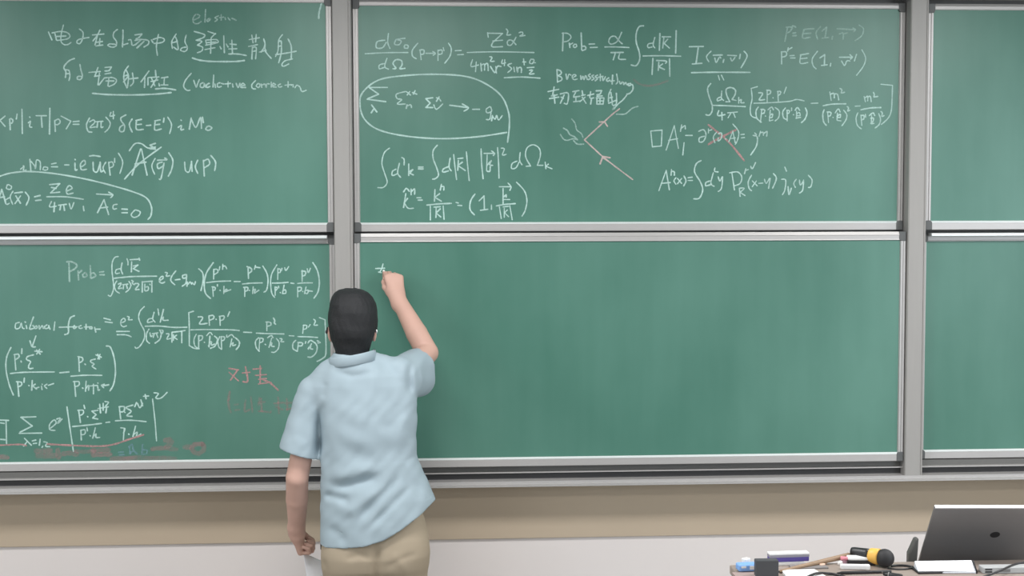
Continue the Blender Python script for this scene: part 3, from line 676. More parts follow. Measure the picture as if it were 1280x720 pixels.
# ------------------------------------------------------------------ solid modelling by distance fields
class Field:
    def __init__(s, lo, hi, h):
        s.h = h
        s.lo = np.array(lo, float)
        s.n = np.ceil((np.array(hi)-s.lo)/h).astype(int)+1
        s.ax = [(s.lo[i]+h*np.arange(s.n[i])).astype(np.float32) for i in range(3)]
        s.F = np.full(tuple(s.n), .06, np.float32)

    def window(s, lo, hi):
        sl, g = [], []
        for i in range(3):
            a = int(max(0, math.floor((lo[i]-s.lo[i])/s.h)))
            e = int(min(s.n[i], math.ceil((hi[i]-s.lo[i])/s.h)+1))
            if e <= a: return None, None
            sl.append(slice(a, e)); g.append(s.ax[i][a:e])
        return tuple(sl), np.meshgrid(*g, indexing='ij', sparse=True)

    def grid(s):
        return np.meshgrid(*s.ax, indexing='ij', sparse=True)

    def _join(s, sl, d, k):
        a = s.F[sl]
        if k > 0:
            h = np.maximum(k-np.abs(a-d), 0)/k
            s.F[sl] = np.minimum(a, d)-h*h*k*.25
        else:
            s.F[sl] = np.minimum(a, d)

    def cone(s, a, b, r1, r2, k=.01, sub=False):
        a, b = np.array(a, float), np.array(b, float)
        m = max(r1, r2)+k+.03
        sl, g = s.window(np.minimum(a, b)-m, np.maximum(a, b)+m)
        if sl is None: return
        ab = b-a
        L2 = float(ab@ab)+1e-12
        t = np.clip(sum((g[i]-a[i])*ab[i] for i in range(3))/L2, 0, 1)
        d = np.sqrt(sum((g[i]-a[i]-t*ab[i])**2 for i in range(3)))-(r1+(r2-r1)*t)
        if sub:
            s.F[sl] = np.maximum(s.F[sl], -d)
        else:
            s._join(sl, d.astype(np.float32), k)

    def chain(s, pts, rs, k=.01):
        for i in range(len(pts)-1):
            s.cone(pts[i], pts[i+1], rs[i], rs[i+1], k)

    def ell(s, c, r, k=.01, rot=None, sub=False, p=2.0):
        c, r = np.array(c, float), np.array(r, float)
        m = max(r)+k+.03
        sl, g = s.window(c-m, c+m)
        if sl is None: return
        q = [g[i]-c[i] for i in range(3)]
        if rot is not None:
            R_ = np.array(rot.transposed())
            q = [sum(R_[i][j]*q[j] for j in range(3)) for i in range(3)]
        k0 = sum(np.abs(q[i]/r[i])**p for i in range(3))**(1/p)
        ln_ = np.sqrt(sum(q[i]**2 for i in range(3)))
        d = (ln_*(k0-1)/np.maximum(k0, 1e-6)).astype(np.float32)
        d = np.where(k0 < 1e-3, -min(r), d).astype(np.float32)
        if sub:
            h = np.maximum(k-np.abs(s.F[sl]+d), 0)/k if k > 0 else 0
            s.F[sl] = np.maximum(s.F[sl], -d)+h*h*k*.25
        else:
            s._join(sl, d, k)

    def column(s, zs, cx, cy, a, b, k=.01, p=2.4, yaw=0.0):
        """stack of super-ellipse sections between zs[0] and zs[-1]"""
        zs = np.array(zs, float)
        o = np.argsort(zs)
        zs = zs[o]
        arr = [np.array(v, float)[o] for v in (cx, cy, a, b)]
        mx = max(arr[2].max(), arr[3].max())+k+.03
        sl, g = s.window((arr[0].min()-mx, arr[1].min()-mx, zs[0]-k-.03), (arr[0].max()+mx, arr[1].max()+mx, zs[-1]+k+.03))
        X, Y, Z = g
        zz = np.clip(Z, zs[0], zs[-1])
        v = [np.interp(zz.ravel(), zs, q).reshape(zz.shape) for q in arr]
        x, y = X-v[0], Y-v[1]
        if yaw:
            c_, s_ = math.cos(yaw), math.sin(yaw)
            x, y = c_*x+s_*y, -s_*x+c_*y
        f = (np.abs(x/v[2])**p+np.abs(y/v[3])**p)**(1/p)
        ln_ = np.sqrt(x*x+y*y)
        d = np.where(f < 1e-3, -np.minimum(v[2], v[3]), ln_*(f-1)/np.maximum(f, 1e-6))
        dz = np.maximum(zs[0]-Z, Z-zs[-1])
        d = np.maximum(d, dz)
        s._join(sl, d.astype(np.float32), k)

    def mesh(s, name, m, parent=None, origin=(0, 0, 0), smooth=2):
        F = s.F
        S = F < 0
        n = F.shape
        cnt = np.zeros((n[0]-1, n[1]-1, n[2]-1), np.uint8)
        for dx in (0, 1):
            for dy in (0, 1):
                for dz in (0, 1):
                    cnt += S[dx:n[0]-1+dx, dy:n[1]-1+dy, dz:n[2]-1+dz]
        act = (cnt > 0) & (cnt < 8)
        I = np.argwhere(act)
        idx = np.full(act.shape, -1, np.int32)
        idx[act] = np.arange(len(I))
        cor = [(x, y, z) for x in (0, 1) for y in (0, 1) for z in (0, 1)]
        val = np.stack([F[I[:, 0]+c[0], I[:, 1]+c[1], I[:, 2]+c[2]] for c in cor], 1)
        acc = np.zeros((len(I), 3)); num = np.zeros(len(I))
        for i in range(8):
            for j in range(i+1, 8):
                dd = [abs(cor[i][q]-cor[j][q]) for q in range(3)]
                if sum(dd) != 1: continue
                a, e = val[:, i], val[:, j]
                cr = (a < 0) != (e < 0)
                t = np.where(cr, a/np.where(cr, a-e, 1), 0)
                p = np.array(cor[i])+t[:, None]*(np.array(cor[j])-np.array(cor[i]))
                acc += p*cr[:, None]; num += cr
        V = s.lo+(I+acc/num[:, None])*s.h
        quads = []
        for axis in range(3):
            o1, o2 = [(1, 2), (2, 0), (0, 1)][axis]
            A = [slice(None)]*3; Bq = [slice(None)]*3
            A[axis] = slice(0, -1); Bq[axis] = slice(1, None)
            ch = S[tuple(A)] != S[tuple(Bq)]
            sgn = S[tuple(A)]
            E_ = np.argwhere(ch)
            E_ = E_[(E_[:, o1] > 0) & (E_[:, o2] > 0) & (E_[:, o1] < n[o1]-1) & (E_[:, o2] < n[o2]-1)]
            def cell(d1, d2):
                q = E_.copy(); q[:, o1] -= d1; q[:, o2] -= d2
                return idx[q[:, 0], q[:, 1], q[:, 2]]
            Q = np.stack([cell(1, 1), cell(0, 1), cell(0, 0), cell(1, 0)], 1)
            fl = ~sgn[E_[:, 0], E_[:, 1], E_[:, 2]]
            Q[fl] = Q[fl][:, ::-1]
            quads.append(Q)
        Q = np.concatenate(quads)
        Q = Q[(Q >= 0).all(1)]
        # keep the biggest connected shells free of stray crumbs is not needed; light smoothing only
        for _ in range(smooth):
            sm = np.zeros_like(V); ct = np.zeros(len(V))
            for a, e in ((0, 1), (1, 2), (2, 3), (3, 0)):
                for u, w in ((a, e), (e, a)):
                    for ax in range(3):
                        sm[:, ax] += np.bincount(Q[:, u], V[Q[:, w], ax], len(V))
                    ct += np.bincount(Q[:, u], minlength=len(V))
            V = V*.5+.5*sm/np.maximum(ct, 1)[:, None]
        V = V-np.array(origin)
        me = bpy.data.meshes.new(name)
        me.vertices.add(len(V)); me.vertices.foreach_set('co', V.astype(np.float32).ravel())
        me.loops.add(len(Q)*4); me.loops.foreach_set('vertex_index', Q.astype(np.int32).ravel())
        me.polygons.add(len(Q))
        me.polygons.foreach_set('loop_start', np.arange(0, len(Q)*4, 4, dtype=np.int32))
        me.polygons.foreach_set('use_smooth', np.ones(len(Q), bool))
        me.update(calc_edges=True)
        me.validate()
        me.materials.append(m)
        o = bpy.data.objects.new(name, me)
        return link(o, parent)


def nrm(v):
    v = np.array(v, float)
    return v/np.linalg.norm(v)


# ------------------------------------------------------------------ the man at the board
M_skin = mat('skin', (.64, .40, .325), .55, 0, .35, bump=(240, .06, .001), vary=(16, .06))
M_shirt = mat('light_blue_cotton', (.375, .465, .515), .85, 0, .15, bump=(700, .12, .0008), vary=(7, .04))
M_khaki = mat('khaki_cotton', (.45, .375, .28), .85, 0, .15, bump=(600, .12, .0008), vary=(6, .06))
M_hair = mat('black_hair', (.022, .023, .025), .65, 0, .3, bump=(160, .6, .003))
M_black = mat('black_plastic', (.018, .018, .02), .4)
M_leather = mat('black_leather', (.02, .018, .017), .5, bump=(200, .1, .001))
M_lens = mat('clear_lens', (1, 1, 1), .02, 0, .5, **{'Transmission Weight': 1.0, 'IOR': 1.1})
M_silver = mat('silver_metal', (.8, .8, .8), .25, .9)
M_eye = mat('eye_white', (.8, .78, .75), .2)
M_iris = mat('dark_iris', (.03, .018, .012), .2)
M_lip = mat('lips', (.50, .22, .19), .5)

YB = -.47                                   # how far the man stands from the board
base = W(468, 700, YB)
man = empty('person', (float(base[0]), YB, 0), 'man seen from behind in light blue shirt and khaki trousers, writing with raised right hand', 'person')
ORI = np.array([float(base[0]), YB, 0.0])


def V3(px, py, Y):
    return W(px, py, Y)


def sections(rows, Y):
    """rows of (py, left px, right px, y offset, half depth) -> z, cx, cy, a, b"""
    z, cx, cy, a, b_ = [], [], [], [], []
    for py, l, r, oy, hd in rows:
        L, R_ = W(l, py, Y+oy), W(r, py, Y+oy)
        z.append((L[2]+R_[2])/2); cx.append((L[0]+R_[0])/2); a.append((R_[0]-L[0])/2)
        cy.append(Y+oy); b_.append(hd)
    return z, cx, cy, a, b_


# joints
head_top = V3(441, 361, YB)
HC = V3(440.5, 406, YB)                       # middle of the skull
neck_lo = V3(441, 462, YB-.005)
shL, elL, wrL = V3(392, 492, YB), V3(371.5, 597, YB-.01), V3(371, 666, YB+.13)
shR, elR, wrR = V3(503, 474, YB+.01), V3(534, 441, -.235), V3(496.5, 371.5, -.100)
hipL, hipR = V3(438, 700, YB), V3(500, 698, YB)
ankL, ankR = np.array([hipL[0]-.01, YB, .085]), np.array([hipR[0]+.02, YB+.02, .085])
kneL, kneR = (hipL+ankL)/2+np.array((0, .015, .02)), (hipR+ankR)/2+np.array((0, .015, .02))


def hand(f, wr, h, n, s, curls, thumb, r0=.0092):
    """five-fingered hand: h wrist->knuckles, n palm side, s thumb side"""
    h = nrm(h); n = np.array(n, float); n = nrm(n-h*(n@h)); s_ = np.array(s, float); s_ = nrm(s_-h*(s_@h)-n*(s_@n))
    offs = [(.030, .090), (.010, .094), (-.010, .090), (-.028, .081)]
    seg = [(.043, .025, .020), (.046, .029, .021), (.043, .027, .021), (.034, .020, .019)]
    tips = []
    f.cone(wr-h*.03, wr+h*.02, .028, .026, .02)
    for q, (so, ho) in enumerate(offs):
        mc = wr+h*ho+s_*so
        f.cone(wr+h*.012+s_*so*.55, mc, .0165, .0115, .016)
    f.cone(wr+h*.03+s_*.012, wr+h*.075, .018, .014, .016)
    for q, (so, ho) in enumerate(offs):
        p = wr+h*ho+s_*so
        ang = 0
        r = r0*(1 if q < 3 else .88)
        for j in range(3):
            ang += math.radians(curls[q][j])
            d = h*math.cos(ang)+n*math.sin(ang)
            e = p+d*seg[q][j]
            f.cone(p, e, r*(1.08, .98, .92)[j], r*(.98, .92, .8)[j], .0035)
            p = e
        tips.append(p)
    tb = wr+h*.022+s_*.026+n*.008
    f.cone(wr+h*.03+s_*.01, tb+h*.008, .017, .0155, .015)
    p = tb
    for (dh, dn, ds, ln_, ra, rb) in thumb:
        d = nrm(h*dh+n*dn+s_*ds)
        e = p+d*ln_
        f.cone(p, e, ra, rb, .006)
        p = e
    return tips, p


# ---- bare body: head, neck, trunk, arms, hands, legs, feet in one surface
bd = Field((ORI[0]-.47, -.80, 0.02), (ORI[0]+.42, .03, float(head_top[2])+.05), .0036)
# head (faces the board)
fx = HC
bd.ell(fx+(0, 0, .014), (.077, .096, .102), .01)
bd.ell(fx+(0, .035, -.065), (.060, .066, .074), .03)
bd.ell(fx+(0, .062, -.108), (.032, .030, .022), .02)            # chin
bd.cone(fx+(0, .090, -.012), fx+(0, .112, -.050), .010, .013, .012)   # nose
bd.ell(fx+(.012, .100, -.053), (.008, .009, .007), .006)
bd.ell(fx+(-.012, .100, -.053), (.008, .009, .007), .006)
for sx in (-1, 1):
    bd.ell(fx+(sx*.033, .094, -.010), (.016, .010, .010), .006, sub=True)   # eye sockets
    bd.cone(fx+(sx*.018, .094, .010), fx+(sx*.052, .080, .012), .006, .005, .012)   # brow
    bd.ell(fx+(sx*.045, .070, -.050), (.022, .022, .022), .03)   # cheek
    ex = fx+(sx*.081, -.008, -.028)
    bd.ell(ex, (.010, .018, .031), .008, rot=Matrix.Rotation(sx*.35, 3, 'Z'))   # ear
    bd.ell(ex+(sx*.009, .003, .004), (.006, .008, .016), .004, sub=True)
    bd.cone(ex+(0, -.004, -.022), ex+(0, .002, -.03), .007, .006, .004)
bd.cone(fx+(-.018, .098, -.078), fx+(.018, .098, -.078), .006, .006, .006)
bd.cone(fx+(-.016, .098, -.087), fx+(.016, .098, -.087), .0065, .0065, .005)
# neck and trunk
bd.cone(fx+(0, -.012, -.07), neck_lo, .057, .055, .02)
bd.cone(neck_lo+(0, 0, -.01), shL+(.03, .01, .0), .042, .036, .02)
bd.cone(neck_lo+(0, 0, -.01), shR+(-.03, .01, .0), .042, .036, .02)
tz = sections([(480, 406, 496, 0, .075), (520, 408, 508, 0, .09), (600, 413, 509, 0, .09), (660, 418, 520, 0, .09), (695, 420, 520, 0, .085)], YB)
bd.column(*tz, k=.04)
for a_, k_, an in ((hipL, kneL, ankL), (hipR, kneR, ankR)):
    bd.chain([a_, k_, an], [.074, .056, .038], .02)
    bd.cone(an+(0, -.03, -.035), an+(0, .14, -.045), .032, .026, .02)
# left arm hanging, forearm bent forward
bd.chain([shL, elL], [.042, .042], .006)
fm = elL*.62+wrL*.38
bd.chain([elL, fm, wrL], [.042, .0415, .030], .004)
hL = nrm((.10, .50, -.86))
tL, thL = hand(bd, wrL, hL, (1, .1, .0), (.12, .75, .62),
               [(70, 95, 50), (76, 98, 52), (80, 100, 52), (80, 100, 52)],
               [(.85, .30, .35, .036, .0145, .0125), (.80, .55, -.1, .030, .0122, .0112), (.5, .6, -.6, .024, .0112, .0085)], .0100)
# right arm raised, back of the hand to the room
bd.chain([shR, elR], [.043, .044], .006)
fm = elR*.66+wrR*.34
bd.chain([elR, fm, wrR], [.044, .043, .029], .004)
hR = nrm((-.16, .30, .94))
tR, thR = hand(bd, wrR, hR, (-.15, .95, -.28), (-1, -.12, 0),
               [(46, 58, 28), (58, 66, 38), (66, 74, 44), (72, 76, 44)],
               [(.80, .45, .30, .040, .015, .0125), (.82, .55, -.05, .033, .0122, .0112), (.75, .6, -.3, .026, .0112, .0085)])
body = bd.mesh('body', M_skin, man, ORI, smooth=1)
del bd


# eyes, lips, glasses
def local(o_):
    return np.array(o_)-ORI


for sx in (-1, 1):
    b = bmesh.new()
    c = local(fx+(sx*.033, .0795, -.011))
    bmesh.ops.create_uvsphere(b, u_segments=16, v_segments=12, radius=.0118, matrix=Matrix.Translation(c))
    e = finish('eye', b, M_eye, man, smooth=True)
    b = bmesh.new()
    bmesh.ops.create_uvsphere(b, u_segments=14, v_segments=10, radius=.006, matrix=Matrix.Translation(c+np.array((0, .0072, 0))))
    finish('iris', b, M_iris, e, smooth=True)
gl = empty('glasses', (0, 0, 0), None, None)
gl.parent = man
b = bmesh.new()
for sx in (-1, 1):
    c = fx+(sx*.033, .116, -.012)
    ring = [local(c+(.025*math.cos(t)*1, -.006*abs(sx*.033+.025*math.cos(t))/.06, .019*math.sin(t))) for t in np.linspace(0, 2*PI, 25)]
    tube(b, ring, .0016, 8)
tube(b, [local(fx+(-.008, .114, -.008)), local(fx+(0, .118, -.005)), local(fx+(.008, .114, -.008))], .0016, 8)
finish('glasses_rim', b, M_black, gl, smooth=True)
for sx in (-1, 1):
    b = bmesh.new()
    tube(b, [local(fx+(sx*.058, .110, -.006)), local(fx+(sx*.080, .098, -.006)), local(fx+(sx*.090, .03, -.008)), local(fx+(sx*.0925, -.020, -.010)), local(fx+(sx*.0915, -.040, -.024))], [.002, .002, .0022, .0026, .003], 8)
    t_ = finish('glasses_temple', b, M_black, gl, smooth=True)
    b = bmesh.new()
    bmesh.ops.create_uvsphere(b, u_segments=12, v_segments=8, radius=.0055, matrix=Matrix.Translation(local(fx+(sx*.0925, -.042, -.022))) @ Matrix.Diagonal((.8, .8, 1.5, 1)))
    tp_ = finish('temple_tip', b, M_silver if sx > 0 else M_black, t_, smooth=True)  # right tip silver to paint in a glint, left one black
    if sx > 0: tp_['label'] = 'temple tip with a glint painted pale'
    b = bmesh.new()
    c = local(fx+(sx*.033, .1155, -.012))
    bmesh.ops.create_circle(b, cap_ends=True, segments=24, radius=1, matrix=Matrix.Translation(c) @ Matrix.Diagonal((.0245, 1, .0185, 1)) @ Matrix.Rotation(PI/2, 4, 'X'))
    finish('lens', b, M_lens, gl)

# ---- hair
hf = Field(fx-(.14, .15, .17), fx+(.14, .16, .15), .0032)
hz = sections([(360.5, 431, 446, 0, .02), (362, 424, 453, 0, .045), (366, 418.5, 460.5, 0, .075), (371, 415, 465.5, 0, .090), (379, 412.2, 469.3, -.004, .101), (389, 411, 471.7, -.006, .107),
               (404, 410.2, 472.3, -.008, .107), (412, 411, 471.3, -.010, .103), (420, 413, 468.5, -.014, .094), (428, 416, 464.5, -.014, .080), (438, 419, 461.5, -.012, .069), (450, 420, 460, -.010, .062)], YB)
hf.column(*hz, k=.0, p=2.25)
X, Y, Z = hf.grid()
lx, ly, lz = X-fx[0], Y-fx[1], Z-fx[2]
# clear the face, the temples, round the ears
face = np.maximum(.052+.35*np.maximum(lz-.035, 0)-ly+.0*lx, lz-.075+.0*ly)
hf.F = np.maximum(hf.F, -face)
ear = np.maximum(np.maximum(.066-np.abs(lx), -.030-ly-.25*np.minimum(lz+.02, 0)), lz+.012+.3*ly)
hf.F = np.maximum(hf.F, -ear)
X2 = np.broadcast_to(X, hf.F.shape)
ph = np.arctan2(lx, -ly)
hf.F += (.0005*np.sin(ph*31+np.sin(lz*60)*2.5)+.0006*np.sin(ph*13+lz*50)+.0012*np.sin(lz*75+ph*3)+.0012*np.exp(-((lz-.005+.02*lx)/.010)**2)).astype(np.float32)
hf.mesh('hair', M_hair, man, ORI, smooth=1)
del hf

# ---- trousers
tf = Field((ORI[0]-.30, YB-.22, .05), (ORI[0]+.32, YB+.22, 1.02), .0045)
pz = sections([(626, 412, 522, 0, .116), (650, 408, 531, -.002, .122), (670, 406, 535, -.004, .126), (690, 404.5, 537, -.006, .127), (706, 403, 536, -.004, .116), (722, 406, 532, .0, .085)], YB)
tf.column(*pz, k=.05)
for sx, a_, k_, an in ((-1, hipL, kneL, ankL), (1, hipR, kneR, ankR)):
    tf.chain([a_+(0, -.004, .03), a_+(0, 0, -.10), k_, an+(0, .01, -.01)], [.098, .098, .083, .068], .02)
    tf.ell(a_+(sx*.002, -.045, .045), (.080, .075, .10), .06)
X, Y, Z = tf.grid()
pxl, pyl = project((X, Y, Z))
def fold(F, pxl, pyl, back, pts, amp, wd):
    dmin = um = None
    run, tot = 0.0, sum(math.hypot(q[0]-p[0], q[1]-p[1]) for p, q in zip(pts[:-1], pts[1:]))
    for (x0, y0), (x1, y1) in zip(pts[:-1], pts[1:]):
        ax_, ay = x1-x0, y1-y0
        t = np.clip(((pxl-x0)*ax_+(pyl-y0)*ay)/(ax_*ax_+ay*ay), 0, 1)
        d = (pxl-x0-t*ax_)**2+(pyl-y0-t*ay)**2
        u = (run+t*math.hypot(ax_, ay))/tot
        if dmin is None:
            dmin, um = d, u
        else:
            um = np.where(d < dmin, u, um)
            dmin = np.minimum(dmin, d)
        run += math.hypot(ax_, ay)
    ease = np.clip(np.minimum(um, 1-um)/.3, 0, 1)
    ease = ease*ease*(3-2*ease)
    F += (amp*np.exp(-dmin/(2*wd*wd))*back*ease).astype(np.float32)
bk = (Y < YB+.03)
fold(tf.F, pxl, pyl, bk, [(470, 672), (470, 694), (471, 712), (472, 740)], .013, 3.5)
fold(tf.F, pxl, pyl, bk, [(428, 700), (450, 694), (466, 699)], .004, 3)
fold(tf.F, pxl, pyl, bk, [(478, 712), (500, 700), (525, 690)], .004, 3)
fold(tf.F, pxl, pyl, bk, [(405, 696), (408, 712), (409, 730)], .005, 2)
fold(tf.F, pxl, pyl, bk, [(490, 690), (512, 720)], -.003, 4)
tf.F = np.maximum(tf.F, .075-Z+0*X)
trous = tf.mesh('trousers', M_khaki, man, ORI, smooth=2)
del tf
# belt with a small pouch at the left hip
b = bmesh.new()
z0, cx0, cy0, a0, b0 = [v[0] for v in pz]
zb = W(404, 632, YB)[2]
ring = [(cx0+(a0+.004)*np.sign(math.cos(t))*abs(math.cos(t))**(2/2.4), cy0+(b0+.004)*np.sign(math.sin(t))*abs(math.sin(t))**(2/2.4)) for t in np.linspace(0, 2*PI, 60, endpoint=False)]
lo = [b.verts.new(local((x, y, zb-.016))) for x, y in ring]
hi = [b.verts.new(local((x, y, zb+.016))) for x, y in ring]
li = [b.verts.new(local((cx0+(x-cx0)*.97, cy0+(y-cy0)*.97, zb-.016))) for x, y in ring]
hi2 = [b.verts.new(local((cx0+(x-cx0)*.97, cy0+(y-cy0)*.97, zb+.016))) for x, y in ring]
for i in range(60):
    j = (i+1) % 60
    b.faces.new((lo[i], lo[j], hi[j], hi[i])); b.faces.new((li[i], hi2[i], hi2[j], li[j]))
    b.faces.new((lo[i], li[i], li[j], lo[j])); b.faces.new((hi[i], hi[j], hi2[j], hi2[i]))
finish('belt', b, M_leather, trous)
b = bmesh.new()
pc_ = local(W(404, 680, YB+.01))
box(b, pc_[0]-.009, pc_[0]+.012, pc_[1]-.022, pc_[1]+.022, pc_[2]-.018, pc_[2]+.016)
finish('key_pouch', b, M_leather, trous, bevel=.004)

# ---- shoes
for an in (ankL, ankR):
    sf = Field(an-(.08, .14, .09), an+(.08, .24, .06), .004)
    sf.cone(an+(0, -.035, -.030), an+(0, .13, -.045), .046, .040, .02)
    sf.cone(an+(0, .0, .0), an+(0, -.02, -.03), .044, .046, .02)
    X, Y, Z = sf.grid()
    sf.F = np.maximum(sf.F, .002-Z+0*X)
    sf.mesh('shoe', M_leather, man, ORI, smooth=1)
    del sf

# ---- shirt
HEM = [(380, 683), (404, 685), (430, 686), (455, 684), (480, 676), (500, 664), (525, 645), (547, 622), (570, 600)]
sh = Field((ORI[0]-.48, YB-.24, .80), (ORI[0]+.36, YB+.36, float(head_top[2])-.12), .0040)
rows = [(441, 417, 464, -.006, .080), (449, 413, 470, -.007, .090), (455, 408, 480, -.007, .096), (461, 401, 491, -.006, .100), (468, 395, 504, -.004, .105), (480, 389, 514, -.002, .113), (500, 390, 521, 0, .120), (520, 394, 522, -.002, .126), (545, 397, 520, -.004, .128),
        (570, 399, 521, -.004, .128), (595, 401, 531, -.004, .132), (620, 401, 543, -.006, .140), (645, 400.5, 549, -.008, .146), (690, 400, 553, -.008, .150)]
sz = sections(rows, YB)
sh.column(*sz, k=.03, p=2.3)
# shoulders
sh.cone(V3(414, 466, YB), V3(394, 490, YB), .052, .060, .03)
sh.cone(V3(470, 458, YB), V3(497, 468, YB), .050, .062, .03)
# left sleeve
slA, slB = V3(391, 492, YB), V3(373.5, 566, YB-.008)
sh.cone(slA, slB, .062, .079, .012)
# right sleeve towards the board
srA, srB = V3(500, 470, YB+.01), V3(521, 459, -.285)
sh.cone(srA, srB, .070, .076, .02)
sh.cone(V3(507, 480, YB+.02), V3(524, 476, -.30), .060, .062, .02)
X, Y, Z = sh.grid()
pxl, pyl = project((X, Y, Z))
hx = np.array([p[0] for p in HEM], float); hy = np.array([p[1] for p in HEM], float)
bk = np.clip((YB+.02-Y)/.05, 0, 1)
FOLDS = [
    ([(408, 609), (440, 606), (464, 598), (481, 590)], .0115, 4.2),
    ([(408, 596), (440, 592), (470, 580)], -.005, 6),
    ([(402, 617), (425, 623), (440, 627)], .008, 3.5),
    ([(415, 640), (440, 637), (460, 622), (490, 606)], -.006, 5),
    ([(440, 657), (462, 634), (490, 606), (505, 588)], .0065, 3.2),
    ([(455, 668), (482, 640), (506, 615), (522, 600)], .0055, 3),
    ([(420, 560), (450, 572), (490, 566), (515, 548)], .004, 8),
    ([(408, 655), (425, 668), (432, 682)], .004, 4),
    ([(500, 575), (512, 600), (530, 622)], .0035, 4),
    ([(470, 540), (492, 528), (512, 505)], .003, 5),
    ([(418, 535), (440, 548), (470, 552)], -.003, 7),
    ([(425, 500), (445, 515), (470, 520)], -.004, 12),
    ([(500, 452), (489, 470), (486, 500), (500, 540)], .004, 6),
    ([(512, 500), (503, 530), (508, 560)], -.003, 5),
    ([(403, 500), (399, 530), (398, 575)], .010, 3.2),
    ([(405, 540), (412, 565), (408, 600)], .004, 4),
    ([(408, 476), (403, 500)], .003, 2.5),
    ([(412, 462), (440, 470), (478, 464)], .0025, 2.5),
    ([(385, 500), (378, 530), (374, 560)], .003, 5),
    ([(364, 545), (385, 560)], -.002, 4),
    ([(530, 452), (524, 470), (528, 492)], .006, 3),
    ([(516, 448), (512, 468), (514, 495)], .006, 3),
]
for pts, am, wd in FOLDS:
    fold(sh.F, pxl, pyl, bk, pts, am*1.8, wd*1.15)
sh.F += (.0018*np.sin(X*61+Z*23)*np.sin(Z*47-X*19)+.0007*np.sin(X*118-Z*67+2*np.sin(Z*31))).astype(np.float32)
# cut sleeves open at the cuffs
def cut(F, p, d, near, rad):
    d = nrm(d)
    pl = (X-p[0])*d[0]+(Y-p[1])*d[1]+(Z-p[2])*d[2]
    loc = np.sqrt((X-near[0])**2+(Y-near[1])**2+(Z-near[2])**2) < rad
    return np.where(loc, pl, -1)
base_F = sh.F.copy()
hemv = np.interp(pxl, hx, hy)
hem = ((pyl-hemv)/330.0*.85).astype(np.float32)
sh.F = np.maximum(sh.F, hem)
dl = nrm(slB-slA)+np.array((-.05, 0, -.0)); dr = nrm(srB-srA)
cl = cut(sh.F, slB, nrm(dl+np.array((-.03, 0, 0))), slB+dl*.05, .105)
cr = cut(sh.F, srB, dr, srB+dr*.06, .13)
sh.F = np.maximum(sh.F, cl.astype(np.float32))
sh.F = np.maximum(sh.F, cr.astype(np.float32))
# hollow the open ends
inner = base_F+.0075
hol = np.maximum(inner, -(hem+.07))
sh.F = np.maximum(sh.F, -hol)
hol = np.maximum(inner, -(cl+.035)); hol = np.where(cl > -.5, hol, 1)
sh.F = np.maximum(sh.F, -hol.astype(np.float32))
hol = np.maximum(inner, -(cr+.035)); hol = np.where(cr > -.5, hol, 1)
sh.F = np.maximum(sh.F, -hol.astype(np.float32))
sh.F = sh.F.astype(np.float32)
shirt = sh.mesh('shirt', M_shirt, man, ORI, smooth=1)
del sh, base_F, inner, hol, X, Y, Z, pxl, pyl
# collar folded over, standing round the neck
b = bmesh.new()
NC = 40
cc = V3(440.5, 446.5, YB-.008)
rings = []
for (dz, gr) in ((-.020, .004), (.011, .004), (.0165, .0055), (.0165, .0075), (.011, .0095), (-.020, .0165), (-.0212, .0138), (.0, .0075)):
    ring = []
    for k in range(NC):
        t = 2*PI*k/NC
        fr = max(0, math.sin(t))                # front dips
        a_, b2 = .079+gr, .088+gr*.8
        ring.append(b.verts.new(local(cc+(a_*math.cos(t), b2*math.sin(t), dz+.014*math.cos(t)-.03*fr**2+(-.004 if abs(math.sin(t)) < .3 else 0)))))
    rings.append(ring)
for i in range(len(rings)-1):
    for k in range(NC):
        b.faces.new((rings[i][k], rings[i][(k+1) % NC], rings[i+1][(k+1) % NC], rings[i+1][k]))
collar = finish('collar', b, M_shirt, shirt, smooth=True)

# ---- things in his hands
tip = W(479.5, 337.5, SY['ML']-.001)
grip = (tR[0]+thR)/2
d = nrm(grip-tip)
b = bmesh.new()
tube(b, [tip+d*.001, tip+d*.004, tip+d*.055, tip+d*.057], [.003, .005, .005, .0035], 12)
o = finish('chalk_stick', b, mat('chalk_stick_white', (.85, .86, .82), .9), smooth=True, origin=tuple(tip))
tag(o, 'short white chalk stick held to the board in the raised right hand', 'chalk')
# folded sheet hanging from the left hand
pc = W(379, 691, float(tL[1][1])+.0)
b = bmesh.new()
NU, NV = 10, 14
e1, e2 = nrm((.11, -.03, -.99)), nrm((.72, .42, -.52))
g = []
for i in range(NU+1):
    row = []
    for j in range(NV+1):
        u, v = i/NU, j/NV
        w_ = .15*(.10+.90*v)
        p = pc+e1*(.29*v*(1-u))+e2*(.19*v*u)+np.array((.010*math.sin(u*PI)*v, -.028*math.sin(u*PI)*v+.012*math.sin(v*PI), 0))
        row.append(b.verts.new(p))
    g.append(row)
for i in range(NU):
    for j in range(NV):
        if j == 0:
            b.faces.new((g[i][0], g[i+1][1], g[i][1])) if i == 0 else b.faces.new((g[i][0], g[i+1][1], g[i][1]))
        else:
            b.faces.new((g[i][j], g[i+1][j], g[i+1][j+1], g[i][j+1]))
bmesh.ops.remove_doubles(b, verts=b.verts, dist=1e-6)
o = finish('paper_sheet', b, mat('white_paper', (.86, .86, .89), .8, 0, .2), smooth=True, origin=tuple(pc))
md = o.modifiers.new('thick', 'SOLIDIFY'); md.thickness = .0012
tag(o, 'white paper held by its corner in the lowered left hand', 'paper')

